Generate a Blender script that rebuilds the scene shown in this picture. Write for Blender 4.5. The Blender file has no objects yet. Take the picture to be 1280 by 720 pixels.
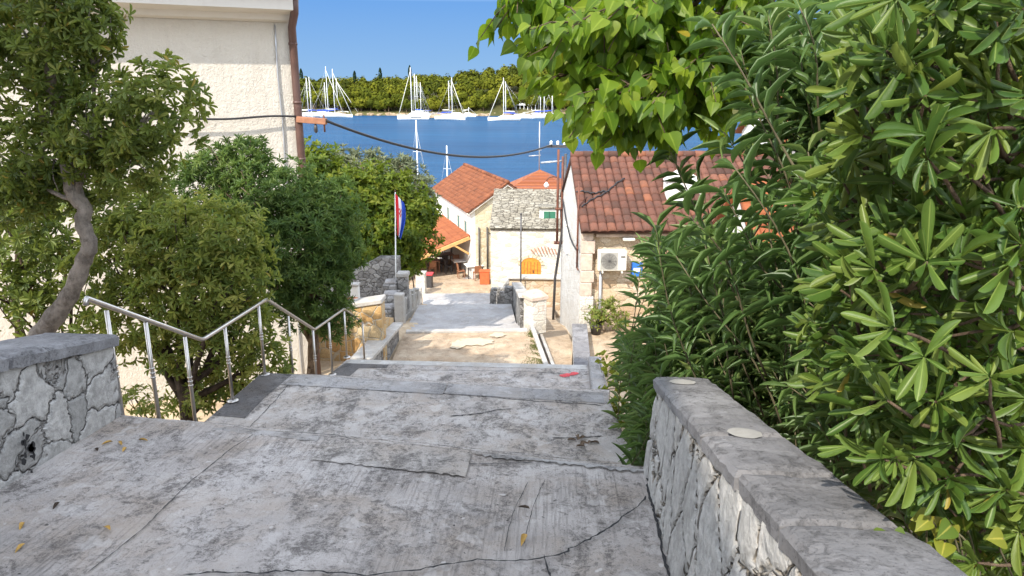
import bpy, math, random
import numpy as np
from mathutils import Vector, Matrix
random.seed(7); RNG = np.random.default_rng(11)
R = math.radians
scn = bpy.context.scene
COL = scn.collection

# ------------------------------------------------------------------ camera, world, sun, exposure
PITCH, YAW, FPX = R(15.4), R(3.1), 924.0
CAM = np.array([0.0, 0.0, 15.0])
cd = bpy.data.cameras.new('camera'); cam = bpy.data.objects.new('camera', cd); COL.objects.link(cam)
cd.sensor_width = 36; cd.lens = 36 * FPX / 1280; cd.clip_start = 0.05; cd.clip_end = 20000
cam.location = CAM; cam.rotation_euler = (math.pi / 2 - PITCH, 0, YAW)
scn.camera = cam
SUN_AZ, SUN_EL = R(27), R(43)          # light travels towards +Y turned SUN_AZ towards +X
wd = bpy.data.worlds.new('World'); scn.world = wd; wd.use_nodes = True
wn = wd.node_tree; wn.nodes.clear()
sky = wn.nodes.new('ShaderNodeTexSky'); sky.sky_type = 'NISHITA'; sky.sun_disc = False
sky.sun_elevation = SUN_EL; sky.sun_rotation = math.pi + SUN_AZ
sky.air_density = 1.0; sky.dust_density = 0.0; sky.ozone_density = 4.0; sky.altitude = 200
bgn = wn.nodes.new('ShaderNodeBackground'); bgn.inputs['Strength'].default_value = 0.15
won = wn.nodes.new('ShaderNodeOutputWorld')
wtc = wn.nodes.new('ShaderNodeTexCoord'); wsep = wn.nodes.new('ShaderNodeSeparateXYZ'); wn.links.new(wtc.outputs['Generated'], wsep.inputs[0])
wlow = wn.nodes.new('ShaderNodeValToRGB'); wn.links.new(wsep.outputs['Z'], wlow.inputs[0])          # clear blue of the low sky
wlow.color_ramp.elements[0].position = 0.0; wlow.color_ramp.elements[0].color = (.58, 1.0, 1.55, 1)
wlow.color_ramp.elements[1].position = .12; wlow.color_ramp.elements[1].color = (.27, .70, 1.55, 1)
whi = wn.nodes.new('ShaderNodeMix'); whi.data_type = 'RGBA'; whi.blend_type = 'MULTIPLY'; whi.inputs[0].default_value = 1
wn.links.new(sky.outputs[0], whi.inputs[6]); whi.inputs[7].default_value = (4.3, 2.62, 1.55, 1)      # upper sky brightened and warmed to lift the shaded stairs
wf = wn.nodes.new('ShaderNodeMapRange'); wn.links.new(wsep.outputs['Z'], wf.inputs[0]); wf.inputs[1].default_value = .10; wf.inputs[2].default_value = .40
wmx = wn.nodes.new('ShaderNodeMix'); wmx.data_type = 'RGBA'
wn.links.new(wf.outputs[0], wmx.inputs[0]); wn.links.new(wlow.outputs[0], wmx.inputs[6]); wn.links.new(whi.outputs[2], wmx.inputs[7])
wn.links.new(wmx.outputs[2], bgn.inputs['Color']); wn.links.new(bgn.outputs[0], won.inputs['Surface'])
sl = bpy.data.lights.new('sun', 'SUN'); sl.energy = 2.0; sl.angle = R(0.5); sl.color = (1.0, 0.93, 0.82)
so = bpy.data.objects.new('sun', sl); COL.objects.link(so); so.location = (-20, -30, 60)
LDIR = Vector((math.sin(SUN_AZ) * math.cos(SUN_EL), math.cos(SUN_AZ) * math.cos(SUN_EL), -math.sin(SUN_EL)))
so.rotation_euler = LDIR.to_track_quat('-Z', 'Y').to_euler()
scn.view_settings.view_transform = 'Standard'; scn.view_settings.look = 'None'
scn.view_settings.exposure = 1.85; scn.view_settings.gamma = 1; scn.view_settings.use_curve_mapping = False
scn.cycles.use_denoising = True
scn.cycles.max_bounces = 8; scn.cycles.diffuse_bounces = 4; scn.cycles.transmission_bounces = 4
scn.cycles.sample_clamp_indirect = 8

# ------------------------------------------------------------------ measuring helpers (photo pixels -> world)
_cp, _sp, _cy, _sy = math.cos(PITCH), math.sin(PITCH), math.cos(YAW), math.sin(YAW)
FWD = np.array([-_sy * _cp, _cy * _cp, -_sp]); RIGHT = np.array([_cy, _sy, 0.0]); UPV = np.cross(RIGHT, FWD)
def ray(x, y): return FWD * FPX + RIGHT * (x - 640) + UPV * (360 - y)
def atY(x, y, Y): d = ray(x, y); return CAM + d * (Y / d[1])
def atZ(x, y, Z): d = ray(x, y); return CAM + d * ((Z - 15) / d[2])
def unit(v): v = np.asarray(v, float); return v / (np.linalg.norm(v) + 1e-12)

# ------------------------------------------------------------------ object helpers
def link(o, parent=None):
    COL.objects.link(o)
    if parent is not None: o.parent = parent
    return o
def tag(o, label=None, cat=None, group=None, kind=None):
    if label: o['label'] = label
    if cat: o['category'] = cat
    if group: o['group'] = group
    if kind: o['kind'] = kind
    return o
def thing(name, label, cat, loc=(0, 0, 0), group=None):
    o = bpy.data.objects.new(name, None); o.empty_display_size = 0.2
    o.location = tuple(float(c) for c in loc); link(o)
    return tag(o, label, cat, group)
def root_loc(o):
    v = np.zeros(3)
    while o is not None: v += np.array(o.location); o = o.parent
    return v
def np_mesh(name, V, F, mat, parent=None, smooth=True, tint=None, rib=None):
    """V (n,3) world coordinates, F (m,k) equal-size faces."""
    V = np.asarray(V, np.float64); F = np.asarray(F, np.int32)
    if parent is not None: V = V - root_loc(parent)
    me = bpy.data.meshes.new(name)
    me.vertices.add(len(V)); me.vertices.foreach_set('co', V.astype(np.float32).ravel())
    k = F.shape[1]
    me.loops.add(F.size); me.loops.foreach_set('vertex_index', F.ravel())
    me.polygons.add(len(F)); me.polygons.foreach_set('loop_start', np.arange(0, F.size, k, dtype=np.int32))
    me.polygons.foreach_set('use_smooth', np.full(len(F), smooth))
    if tint is not None:
        a = me.attributes.new('tint', 'FLOAT', 'POINT'); a.data.foreach_set('value', np.asarray(tint, np.float32))
    if rib is not None:
        a = me.attributes.new('rib', 'FLOAT', 'POINT'); a.data.foreach_set('value', np.asarray(rib, np.float32))
    me.update(calc_edges=True); me.materials.append(mat)
    o = bpy.data.objects.new(name, me)
    return link(o, parent)
class MB:
    def __init__(self): self.v = []; self.f = []; self.t = []; self.cur = 0.5
    def add(self, vs, fs):
        b = len(self.v)
        self.v += [tuple(float(c) for c in p) for p in vs]; self.f += [tuple(b + i for i in f) for f in fs]
        self.t += [self.cur] * len(vs); return self
    def box(self, c, s, u=(1, 0, 0), w=(0, 0, 1), bev=0.0):
        """centre, full sizes along u, v, w"""
        c = np.asarray(c, float); u = unit(u); w = unit(w); v = np.cross(w, u)
        a, b, d = [x / 2 for x in s]
        if bev <= 0:
            P = [c + u * i * a + v * j * b + w * k * d for k in (-1, 1) for j in (-1, 1) for i in (-1, 1)]
            return self.add(P, [(0, 2, 3, 1), (4, 5, 7, 6), (0, 1, 5, 4), (2, 6, 7, 3), (0, 4, 6, 2), (1, 3, 7, 5)])
        e = min(bev, a * .9, b * .9, d * .9); P = []; idx = {}
        for k in (-1, 1):
            for j in (-1, 1):
                for i in (-1, 1):
                    for ax in range(3):
                        q = [i * (a - e), j * (b - e), k * (d - e)]; q[ax] += (i, j, k)[ax] * e
                        idx[(i, j, k, ax)] = len(P); P.append(c + u * q[0] + v * q[1] + w * q[2])
        F = []
        for ax in range(3):
            o1, o2 = [x for x in range(3) if x != ax]
            for s_ in (-1, 1):
                ring = []
                for (p, q) in ((-1, -1), (1, -1), (1, 1), (-1, 1)):
                    sg = [0, 0, 0]; sg[ax] = s_; sg[o1] = p; sg[o2] = q; ring.append(idx[(*sg, ax)])
                flip = (s_ > 0) == (ax == 1)
                F.append(tuple(ring[::-1] if flip else ring))
        for ax in range(3):
            o1, o2 = [x for x in range(3) if x != ax]
            for p in (-1, 1):
                for q in (-1, 1):
                    sA = [0, 0, 0]; sB = [0, 0, 0]; sA[ax] = -1; sB[ax] = 1
                    for sg in (sA, sB): sg[o1] = p; sg[o2] = q
                    F.append((idx[(*sA, o1)], idx[(*sB, o1)], idx[(*sB, o2)], idx[(*sA, o2)]))
        for i in (-1, 1):
            for j in (-1, 1):
                for k in (-1, 1): F.append(tuple(idx[(i, j, k, ax)] for ax in range(3)))
        return self.add(P, F)
    def prism(self, poly, vec):
        """closed polygon extruded by vec"""
        n = len(poly); vec = np.asarray(vec, float)
        P = [np.asarray(p, float) for p in poly]; P += [p + vec for p in P]
        F = [tuple(range(n))[::-1], tuple(range(n, 2 * n))] + [(i, (i + 1) % n, n + (i + 1) % n, n + i) for i in range(n)]
        return self.add(P, F)
    def tube(self, pts, r, n=8, cap=True):
        pts = [np.asarray(p, float) for p in pts]; m = len(pts)
        rs = r if hasattr(r, '__len__') else [r] * m
        V = []; ref = None
        for i in range(m):
            t = unit(pts[min(i + 1, m - 1)] - pts[max(i - 1, 0)])
            if ref is None: ref = np.array([0, 0, 1.0]) if abs(t[2]) < .9 else np.array([1.0, 0, 0])
            a = unit(ref - t * (ref @ t)); b = np.cross(t, a); ref = a
            V += [pts[i] + rs[i] * (a * math.cos(2 * math.pi * k / n) + b * math.sin(2 * math.pi * k / n)) for k in range(n)]
        F = [(i * n + k, i * n + (k + 1) % n, (i + 1) * n + (k + 1) % n, (i + 1) * n + k) for i in range(m - 1) for k in range(n)]
        if cap: F += [tuple(range(n))[::-1], tuple(range((m - 1) * n, m * n))]
        return self.add(V, F)
    def grid(self, p00, p10, p11, p01, nu, nv, fn=None):
        p00, p10, p11, p01 = [np.asarray(p, float) for p in (p00, p10, p11, p01)]
        V = []
        for j in range(nv + 1):
            for i in range(nu + 1):
                a, b = i / nu, j / nv
                p = p00 * (1 - a) * (1 - b) + p10 * a * (1 - b) + p11 * a * b + p01 * (1 - a) * b
                V.append(fn(p, a, b) if fn else p)
        w = nu + 1
        return self.add(V, [(j * w + i, j * w + i + 1, (j + 1) * w + i + 1, (j + 1) * w + i) for j in range(nv) for i in range(nu)])
    def lathe(self, c, prof, n=16):
        c = np.asarray(c, float); V = []
        for (r, z) in prof: V += [c + np.array([r * math.cos(2 * math.pi * k / n), r * math.sin(2 * math.pi * k / n), z]) for k in range(n)]
        m = len(prof)
        F = [(i * n + k, i * n + (k + 1) % n, (i + 1) * n + (k + 1) % n, (i + 1) * n + k) for i in range(m - 1) for k in range(n)]
        F += [tuple(range(n))[::-1], tuple(range((m - 1) * n, m * n))]
        return self.add(V, F)
    def build(self, name, mat, parent=None, smooth=False):
        V = np.array(self.v)
        if parent is not None: V = V - root_loc(parent)
        me = bpy.data.meshes.new(name); me.from_pydata(V.tolist(), [], self.f)
        a = me.attributes.new('tint', 'FLOAT', 'POINT'); a.data.foreach_set('value', np.array(self.t, np.float32))
        if smooth: me.polygons.foreach_set('use_smooth', [True] * len(me.polygons))
        me.update(); me.materials.append(mat)
        return link(bpy.data.objects.new(name, me), parent)

# ------------------------------------------------------------------ material helpers
class NT:
    def __init__(self, name):
        self.m = bpy.data.materials.new(name); self.m.use_nodes = True
        self.t = self.m.node_tree; self.t.nodes.clear()
        self.out = self.n('ShaderNodeOutputMaterial'); self._co = None
    def n(self, typ, **kw):
        x = self.t.nodes.new(typ)
        for k, v in kw.items(): setattr(x, k, v)
        return x
    def put(self, sock, val):
        if hasattr(val, 'is_output'): self.t.links.new(val, sock)
        elif hasattr(val, '__len__') and len(val) == 3 and sock.type == 'RGBA': sock.default_value = (*val, 1)
        else: sock.default_value = val
    def co(self, scale=(1, 1, 1), rot=(0, 0, 0)):
        if self._co is None: self._co = self.n('ShaderNodeTexCoord').outputs['Object']
        mp = self.n('ShaderNodeMapping'); self.put(mp.inputs['Vector'], self._co)
        mp.inputs['Scale'].default_value = scale; mp.inputs['Rotation'].default_value = rot
        return mp.outputs[0]
    def noise(self, co, scale=5, detail=6, rough=.6, dist=0):
        x = self.n('ShaderNodeTexNoise'); self.put(x.inputs['Vector'], co)
        x.inputs['Scale'].default_value = scale; x.inputs['Detail'].default_value = detail
        x.inputs['Roughness'].default_value = rough; x.inputs['Distortion'].default_value = dist
        return x.outputs['Fac']
    def voro(self, co, scale=5, feature='F1', rand=1.0):
        x = self.n('ShaderNodeTexVoronoi', feature=feature); self.put(x.inputs['Vector'], co)
        x.inputs['Scale'].default_value = scale; x.inputs['Randomness'].default_value = rand
        return x.outputs
    def ramp(self, fac, stops, interp='LINEAR'):
        x = self.n('ShaderNodeValToRGB'); self.put(x.inputs[0], fac); r = x.color_ramp; r.interpolation = interp
        while len(r.elements) < len(stops): r.elements.new(.5)
        for e, (p, c) in zip(r.elements, stops):
            e.position = p; e.color = (c, c, c, 1) if not hasattr(c, '__len__') else (*c, 1)
        return x.outputs[0]
    def mix(self, fac, a, b, mode='MIX'):
        x = self.n('ShaderNodeMix', data_type='RGBA', blend_type=mode)
        self.put(x.inputs[0], fac); self.put(x.inputs[6], a); self.put(x.inputs[7], b); return x.outputs[2]
    def math(self, op, a, b=0.0, clamp=False):
        x = self.n('ShaderNodeMath', operation=op, use_clamp=clamp); self.put(x.inputs[0], a); self.put(x.inputs[1], b); return x.outputs[0]
    def warp(self, co, scale, amt):
        x = self.n('ShaderNodeTexNoise'); self.put(x.inputs['Vector'], co); x.inputs['Scale'].default_value = scale
        s = self.n('ShaderNodeVectorMath', operation='SUBTRACT'); self.put(s.inputs[0], x.outputs['Color']); s.inputs[1].default_value = (.5, .5, .5)
        k = self.n('ShaderNodeVectorMath', operation='SCALE'); self.put(k.inputs[0], s.outputs[0]); k.inputs['Scale'].default_value = amt
        a = self.n('ShaderNodeVectorMath', operation='ADD'); self.put(a.inputs[0], co); self.put(a.inputs[1], k.outputs[0]); return a.outputs[0]
    def attr(self, name='tint'): return self.n('ShaderNodeAttribute', attribute_name=name).outputs['Fac']
    def bump(self, h, strength=.5, dist=.02):
        x = self.n('ShaderNodeBump'); self.put(x.inputs['Height'], h); x.inputs['Strength'].default_value = strength
        x.inputs['Distance'].default_value = dist; return x.outputs[0]
    def bsdf(self, color, rough=.8, bump=None, metal=0, spec=.5, **kw):
        x = self.n('ShaderNodeBsdfPrincipled'); self.put(x.inputs['Base Color'], color); self.put(x.inputs['Roughness'], rough)
        x.inputs['Metallic'].default_value = metal; self.put(x.inputs['Specular IOR Level'], spec)
        if bump is not None: self.put(x.inputs['Normal'], bump)
        return x.outputs[0]
    def done(self, shader): self.t.links.new(shader, self.out.inputs['Surface']); return self.m

def simple(name, col, rough=.7, var=.15, scale=6, bump=.15, metal=0, spec=.5):
    t = NT(name); c = t.co(); n = t.noise(c, scale)
    lo = [x * (1 - var) for x in col]; hi = [min(1, x * (1 + var)) for x in col]
    return t.done(t.bsdf(t.ramp(n, [(.3, lo), (.7, hi)]), rough, t.bump(t.noise(c, scale * 8), bump, .01), metal, spec))

def stone(name, cols, mortar, scale=3.2, stretch=(1, 1, 1), edge=.05, disp=0.0, bump=.8, bdist=.03, warp=.12, stain=.5, grain=30):
    t = NT(name); c = t.co(stretch); cw = t.warp(c, 2.5, warp); cw = t.warp(cw, 14, warp * .25)
    v = t.voro(cw, scale, 'F1'); e = t.voro(cw, scale, 'DISTANCE_TO_EDGE')['Distance']
    sep = t.n('ShaderNodeSeparateColor'); t.put(sep.inputs[0], v['Color'])
    k = len(cols); base = t.ramp(sep.outputs[0], [(i / max(1, k - 1), q) for i, q in enumerate(cols)])
    c0 = t.co(); fine = t.noise(c0, grain, 8, .7); big = t.noise(c0, 2.2, 8, .65)
    base = t.mix(t.ramp(fine, [(.35, .55), (.6, 0)]), base, [x * .35 for x in cols[0]])
    base = t.mix(t.ramp(big, [(.5, 0), (.68, stain)]), base, [x * .35 for x in cols[-1]])
    base = t.mix(t.ramp(e, [(edge * .4, 1), (edge, 0)]), base, mortar)
    h = t.math('ADD', t.ramp(e, [(0, 0), (edge * 1.1, .75), (edge * 4, 1)]), t.math('MULTIPLY', t.math('ADD', fine, t.noise(c0, grain * .3, 6)), .45))
    s = t.bsdf(base, .88, t.bump(h, bump, bdist), spec=.25)
    if disp > 0:
        d = t.n('ShaderNodeDisplacement'); t.put(d.inputs['Height'], h); d.inputs['Midlevel'].default_value = .9; d.inputs['Scale'].default_value = disp
        t.t.links.new(d.outputs[0], t.out.inputs['Displacement']); t.m.displacement_method = 'BOTH'
    return t.done(s)

def concrete(name, base, dark, light, groove=.25, spot=1.0, warmth=.6):
    t = NT(name); c = t.co(); cw = t.warp(c, 1.5, .5)
    patch = t.noise(cw, 1.1, 8, .68); patch2 = t.noise(t.co((1.3, .8, 1)), 2.6, 9, .72, .6)
    col = t.ramp(patch, [(.34, [x * .78 for x in base]), (.5, base), (.68, light)])
    warm = t.ramp(t.noise(t.warp(c, 3, .3), 1.9, 6, .7), [(.44, 0), (.66, warmth)])
    col = t.mix(warm, col, (base[0] * .80, base[1] * .70, base[2] * .58))                    # brownish dirt films
    gro = t.noise(t.co((26, .7, 1), (0, 0, R(-4))), 2.0, 5, .7)                        # broom strokes running downhill
    gmask = t.ramp(t.noise(c, .9, 4, .5), [(.38, .15), (.62, 1)])
    gfac = t.math('MULTIPLY', t.ramp(gro, [(.32, groove), (.49, 0)]), gmask)
    col = t.mix(gfac, col, dark)
    # grey-black lichen: fine speckle clustered in patches
    sp = t.noise(t.warp(c, 9, .12), 24, 10, .8); cl = t.ramp(patch2, [(.40, 0), (.66, 1)])
    thr = t.math('ADD', t.math('MULTIPLY', cl, .22 * spot), sp)
    col = t.mix(t.ramp(thr, [(.60, 0), (.74, .8)]), col, dark)
    pep = t.noise(c, 95, 4, .7); pthr = t.math('ADD', t.math('MULTIPLY', cl, .10 * spot), pep)
    col = t.mix(t.ramp(pthr, [(.60, 0), (.68, .6)]), col, [x * .8 for x in dark])
    bl = t.noise(t.warp(c, 5, .2), 4.5, 3, .4)
    col = t.mix(t.ramp(bl, [(.63, 0), (.67, .45)]), col, light)                              # pale lichen discs
    vs = t.voro(t.warp(c, 8, .1), 5.5)['Distance']
    col = t.mix(t.ramp(vs, [(.05, .8), (.085, 0)]), col, [x * 1.05 for x in light])
    vd = t.voro(t.warp(c, 8, .15), 8.3)['Distance']
    col = t.mix(t.ramp(vd, [(.04, .9), (.075, 0)]), col, [x * .4 for x in dark])
    h = t.math('ADD', t.math('MULTIPLY', t.noise(c, 40, 8, .75), .7), t.math('SUBTRACT', t.math('MULTIPLY', patch2, .8), t.math('MULTIPLY', gfac, 1.0)))
    h = t.math('SUBTRACT', h, t.math('MULTIPLY', t.ramp(thr, [(.58, 0), (.74, 1)]), .35))
    return t.done(t.bsdf(col, .9, t.bump(h, .7, .025), spec=.2))

def plaster(name, col, dirt, bump=.5, scale=25, drip=.3):
    t = NT(name); c = t.co(); n = t.noise(c, scale, 8, .7); st = t.noise(t.co((3, 3, .35)), 1.2, 8, .7)
    base = t.mix(t.ramp(st, [(.52, 0), (.75, drip)]), col, dirt)
    base = t.mix(t.ramp(t.noise(c, 7, 8, .7), [(.55, 0), (.8, drip)]), base, dirt)
    h = t.math('ADD', n, t.noise(t.co((1, 1, .45)), scale * .45, 5, .6))
    return t.done(t.bsdf(base, .9, t.bump(h, bump, .03), spec=.2))

def tiles(name, cols, dirty, dirtamt=.4):
    t = NT(name); c = t.co(); a = t.attr()
    k = len(cols); base = t.ramp(a, [(i / (k - 1), q) for i, q in enumerate(cols)])
    base = t.mix(t.ramp(t.noise(c, 3.2, 9, .75), [(.45, 0), (.7, dirtamt)]), base, dirty)
    base = t.mix(t.ramp(t.noise(c, 22, 6, .7), [(.66, 0), (.72, .6)]), base, (.5, .46, .36))
    return t.done(t.bsdf(base, .85, t.bump(t.noise(c, 45, 6, .7), .35, .01), spec=.25))

def leaf(name, cols, rough=.4, trans=.3, tcol=None, spec=.5, old=None, rib=0):
    t = NT(name); a = t.attr(); k = len(cols)
    base = t.ramp(a, [(i / (k - 1) * (.93 if old else 1), q) for i, q in enumerate(cols)] + ([(.985, old)] if old else []))
    base = t.mix(t.math('MULTIPLY', t.noise(t.co(), 9, 4, .6), .5), base, [x * .6 for x in cols[0]])
    if rib: base = t.mix(t.ramp(t.attr('rib'), [(.86, 0), (.99, rib)]), base, [min(1, x * 2.2 + .05) for x in cols[-1]])
    p = t.bsdf(base, rough, t.bump(t.noise(t.co(), 120, 3, .6), .12, .004), spec=spec)
    tr = t.n('ShaderNodeBsdfTranslucent'); t.put(tr.inputs[0], t.mix(.5, base, tcol or cols[-1]))
    m = t.n('ShaderNodeMixShader'); m.inputs[0].default_value = trans; t.put(m.inputs[1], p); t.put(m.inputs[2], tr.outputs[0])
    return t.done(m.outputs[0])

def bark(name, a, b):
    t = NT(name); c = t.co((1, 1, .4)); n = t.noise(t.warp(c, 6, .15), 16, 9, .75, .5); g = t.noise(t.co(), 7, 7, .7)
    col = t.mix(t.ramp(g, [(.42, 0), (.58, .85)]), t.ramp(n, [(.35, a), (.65, b)]), [x * 1.5 for x in b])
    v = t.voro(t.warp(t.co(), 5, .2), 6)['Distance']; col = t.mix(t.ramp(v, [(.06, .9), (.16, 0)]), col, [x * .45 for x in a])
    h = t.math('ADD', n, t.math('MULTIPLY', t.ramp(v, [(.05, 0), (.25, 1)]), .6))
    return t.done(t.bsdf(col, .9, t.bump(h, 1.0, .05), spec=.2))

def water():
    t = NT('sea_water'); c = t.co((1, 1, 1))
    w1 = t.noise(t.co((.55, 1.6, 1), (0, 0, R(12))), .55, 7, .62); w2 = t.noise(t.co((.4, 1.3, 1)), 2.3, 4, .6)
    big = t.noise(t.co((.35, 1.7, 1)), .018, 5, .6, .8)
    col = t.ramp(big, [(.35, (.003, .042, .108)), (.65, (.006, .06, .14))])
    h = t.math('ADD', w1, t.math('MULTIPLY', w2, .35)); nb = t.bump(h, 1.0, .5)
    streak = t.ramp(t.noise(t.co((.10, .9, 1)), .35, 6, .65), [(.46, 0), (.72, .35)])
    p = t.bsdf(t.mix(streak, col, (.012, .10, .24)), .6, nb, spec=0)
    g = t.n('ShaderNodeBsdfGlossy'); g.inputs['Roughness'].default_value = .14; t.put(g.inputs['Normal'], nb)
    m = t.n('ShaderNodeMixShader'); m.inputs[0].default_value = .13; t.put(m.inputs[1], p); t.put(m.inputs[2], g.outputs[0])
    return t.done(m.outputs[0])

M = {}
M['concrete'] = concrete('weathered_concrete', (.40, .365, .34), (.105, .092, .085), (.51, .475, .45), groove=.4, spot=.95, warmth=.6)
M['concrete_mid'] = concrete('weathered_concrete_b', (.40, .365, .335), (.10, .088, .08), (.51, .475, .445), groove=.0, spot=1.1, warmth=.6)
M['concrete_low'] = concrete('worn_terrace_concrete', (.41, .315, .22), (.17, .125, .085), (.49, .40, .29), groove=.0, spot=.8)
M['concrete_smooth'] = concrete('smooth_grey_concrete', (.36, .345, .335), (.16, .15, .145), (.44, .425, .41), groove=0, spot=.5, warmth=.4)
M['edge_stone'] = concrete('edge_stone', (.32, .305, .295), (.11, .1, .096), (.42, .40, .385), groove=0, spot=.75)
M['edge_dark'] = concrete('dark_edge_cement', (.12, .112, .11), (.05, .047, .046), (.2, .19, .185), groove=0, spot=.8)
M['coping_grey'] = concrete('grey_coping', (.205, .20, .205), (.07, .068, .07), (.30, .295, .30), groove=0, spot=.8, warmth=.1)
M['coping_pale'] = concrete('pale_coping', (.42, .40, .37), (.2, .18, .16), (.55, .53, .5), groove=0, spot=.4)
M['wall_left'] = stone('grey_polygonal_stone', [(.31, .30, .285), (.41, .395, .375), (.50, .48, .455)], (.26, .245, .23), 2.9, edge=.018, disp=.022, bdist=.035, stain=.45, warp=.34, grain=14, bump=.65)
M['wall_right'] = stone('pale_rough_stone', [(.42, .405, .385), (.50, .485, .46), (.56, .535, .5)], (.32, .285, .24), 3.6, (1, 1.0, .62), edge=.03, disp=.03, bdist=.045, warp=.34, stain=.45, grain=15)
M['stone_grey'] = stone('grey_rubble', [(.20, .185, .17), (.32, .30, .28), (.44, .42, .39)], (.15, .14, .125), 4.2, (1, 1, 1.3), edge=.035, bdist=.06, warp=.25, bump=1.0)
M['stone_orange'] = stone('ochre_rubble', [(.42, .24, .09), (.52, .34, .15), (.55, .43, .26)], (.42, .36, .27), 3.4, edge=.05, bdist=.03, stain=.25)
M['stone_white'] = stone('limewashed_stone', [(.52, .46, .37), (.66, .62, .55), (.70, .67, .61)], (.60, .56, .48), 3.0, (1, 1, 1.9), edge=.03, bdist=.03, bump=.7, stain=.3, warp=.2)
M['stone_house'] = stone('warm_stone_wall', [(.40, .27, .17), (.55, .43, .29), (.62, .53, .42)], (.48, .38, .27), 2.8, (1, 1, 1.6), edge=.045, bdist=.025, stain=.3)
M['stone_cream'] = stone('cream_stone_wall', [(.52, .43, .27), (.66, .58, .42), (.72, .66, .53)], (.58, .5, .36), 2.6, (1, 1, 1.5), edge=.04, bdist=.02, stain=.25)
M['stone_gable_lit'] = stone('limewashed_gable_stone_lit', [(.62, .59, .54), (.70, .68, .64), (.74, .72, .69)], (.56, .50, .42), 3.0, (1, 1, 2.2), edge=.03, bdist=.03, bump=.7, stain=.25, warp=.2)  # limewashed stone, lightened in colour to stand in for stronger sun
M['slab_roof'] = stone('stone_slab_roof', [(.22, .195, .15), (.30, .27, .21), (.36, .33, .27)], (.10, .085, .065), 3.4, (.8, 1.6, 2.4), edge=.06, bdist=.06, stain=.4)
M['quoin'] = simple('quoin_stone', (.47, .37, .30), .9, .25, 7, .5)
M['stone_trim'] = simple('stone_trim', (.55, .52, .47), .9, .2, 6, .4)
M['plaster_cream'] = plaster('rough_cream_render', (.57, .525, .455), (.42, .37, .31), 1.0, 22, .4)
M['plaster_white'] = plaster('white_render', (.68, .66, .62), (.46, .40, .33), .4, 20, .4)
M['plaster_gable'] = plaster('white_gable_render', (.80, .77, .72), (.60, .47, .36), .5, 9, .45)
M['soffit'] = plaster('cornice_paint', (.62, .60, .56), (.45, .42, .38), .15, 12, .2)
M['tile_old'] = tiles('old_brown_tiles', [(.06, .030, .022), (.10, .044, .031), (.13, .056, .039), (.155, .066, .044), (.24, .09, .045)], (.05, .036, .03), .65)
M['tile_red'] = tiles('orange_red_tiles', [(.11, .038, .018), (.17, .056, .025), (.21, .072, .031), (.26, .092, .04)], (.085, .04, .025), .6)
M['tile_new'] = tiles('new_orange_tiles', [(.21, .062, .024), (.25, .078, .03), (.285, .095, .036)], (.15, .055, .027), .5)
M['rust'] = simple('rusty_paint', (.13, .045, .025), .7, .35, 9, .3)
M['pipe_brown'] = simple('brown_downpipe_paint', (.095, .05, .04), .5, .2, 5, .1)
M['bracket'] = simple('rust_orange_beam', (.27, .12, .065), .8, .25, 8, .3)
M['black'] = simple('black_rubber', (.015, .015, .017), .6, .2, 8, .1)
M['dark_metal'] = simple('dark_grey_metal', (.07, .065, .065), .5, .3, 8, .1, metal=.4)
M['pale_metal'] = simple('galvanised_metal', (.45, .46, .48), .4, .15, 8, .05, metal=.7)
M['steel'] = simple('brushed_steel', (.46, .43, .40), .34, .08, 14, .03, metal=1)
M['green_paint'] = simple('green_shutter_paint', (.025, .13, .075), .6, .2, 6, .1)
M['green_grey'] = simple('faded_green_shutter', (.10, .17, .15), .7, .2, 6, .1)
M['white_paint'] = simple('white_paint', (.8, .8, .78), .4, .04, 4, .03)
M['off_white'] = simple('aged_white_plastic', (.62, .60, .53), .5, .06, 6, .03)
M['grille'] = simple('grey_grille', (.30, .29, .26), .6, .1, 9, .05)
M['wood_orange'] = simple('varnished_orange_wood', (.58, .22, .03), .45, .25, 9, .2)
M['wood_beam'] = simple('larch_beam', (.55, .30, .11), .6, .2, 8, .2)
M['wood_brown'] = simple('brown_table_wood', (.25, .11, .055), .6, .25, 9, .15)
M['red_paint'] = simple('faded_red_paint', (.50, .045, .05), .8, .3, 14, .2)
M['box_red'] = simple('orange_red_box_paint', (.52, .10, .03), .6, .15, 5, .1)
M['flag_red'] = simple('flag_red_cloth', (.62, .02, .03), .8, .05, 5, .05)
M['flag_white'] = simple('flag_white_cloth', (.8, .8, .8), .8, .03, 5, .05)
M['flag_blue'] = simple('flag_blue_cloth', (.02, .07, .42), .8, .05, 5, .05)
M['blue_panel'] = simple('blue_panel_paint', (.02, .14, .5), .5, .1, 5, .05)
M['terracotta'] = simple('terracotta', (.42, .15, .07), .85, .2, 8, .15)
M['soil'] = simple('soil', (.08, .055, .035), .95, .3, 14, .5)
M['glass_dark'] = simple('dark_window_glass', (.02, .025, .03), .12, .1, 4, .02)
M['crack'] = simple('crack_dark', (.018, .017, .018), .95, .2, 20, .3)  # near-black colour of the crack ribbons and the wall's paint smudge
M['crack_soft'] = simple('joint_dirt', (.05, .047, .045), .95, .3, 20, .3)
M['asphalt_patch'] = simple('pale_cement_patch', (.45, .37, .26), .95, .1, 14, .4)
M['wall_patch'] = simple('pale_cement_dab', (.31, .295, .27), .95, .1, 20, .4)
M['dry_leaf'] = simple('dry_leaf', (.36, .21, .04), .7, .3, 30, .1)
M['grass'] = leaf('moss_grass', [(.06, .075, .012), (.11, .13, .02), (.19, .19, .035)], .7, .2)
M['sea'] = water()
M['bark_pale'] = bark('smooth_grey_bark', (.11, .088, .072), (.23, .195, .165))
M['bark_brown'] = bark('brown_bark', (.07, .045, .03), (.15, .105, .07))
M['bark_dark'] = bark('dark_bark', (.03, .022, .016), (.07, .05, .036))
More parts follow.
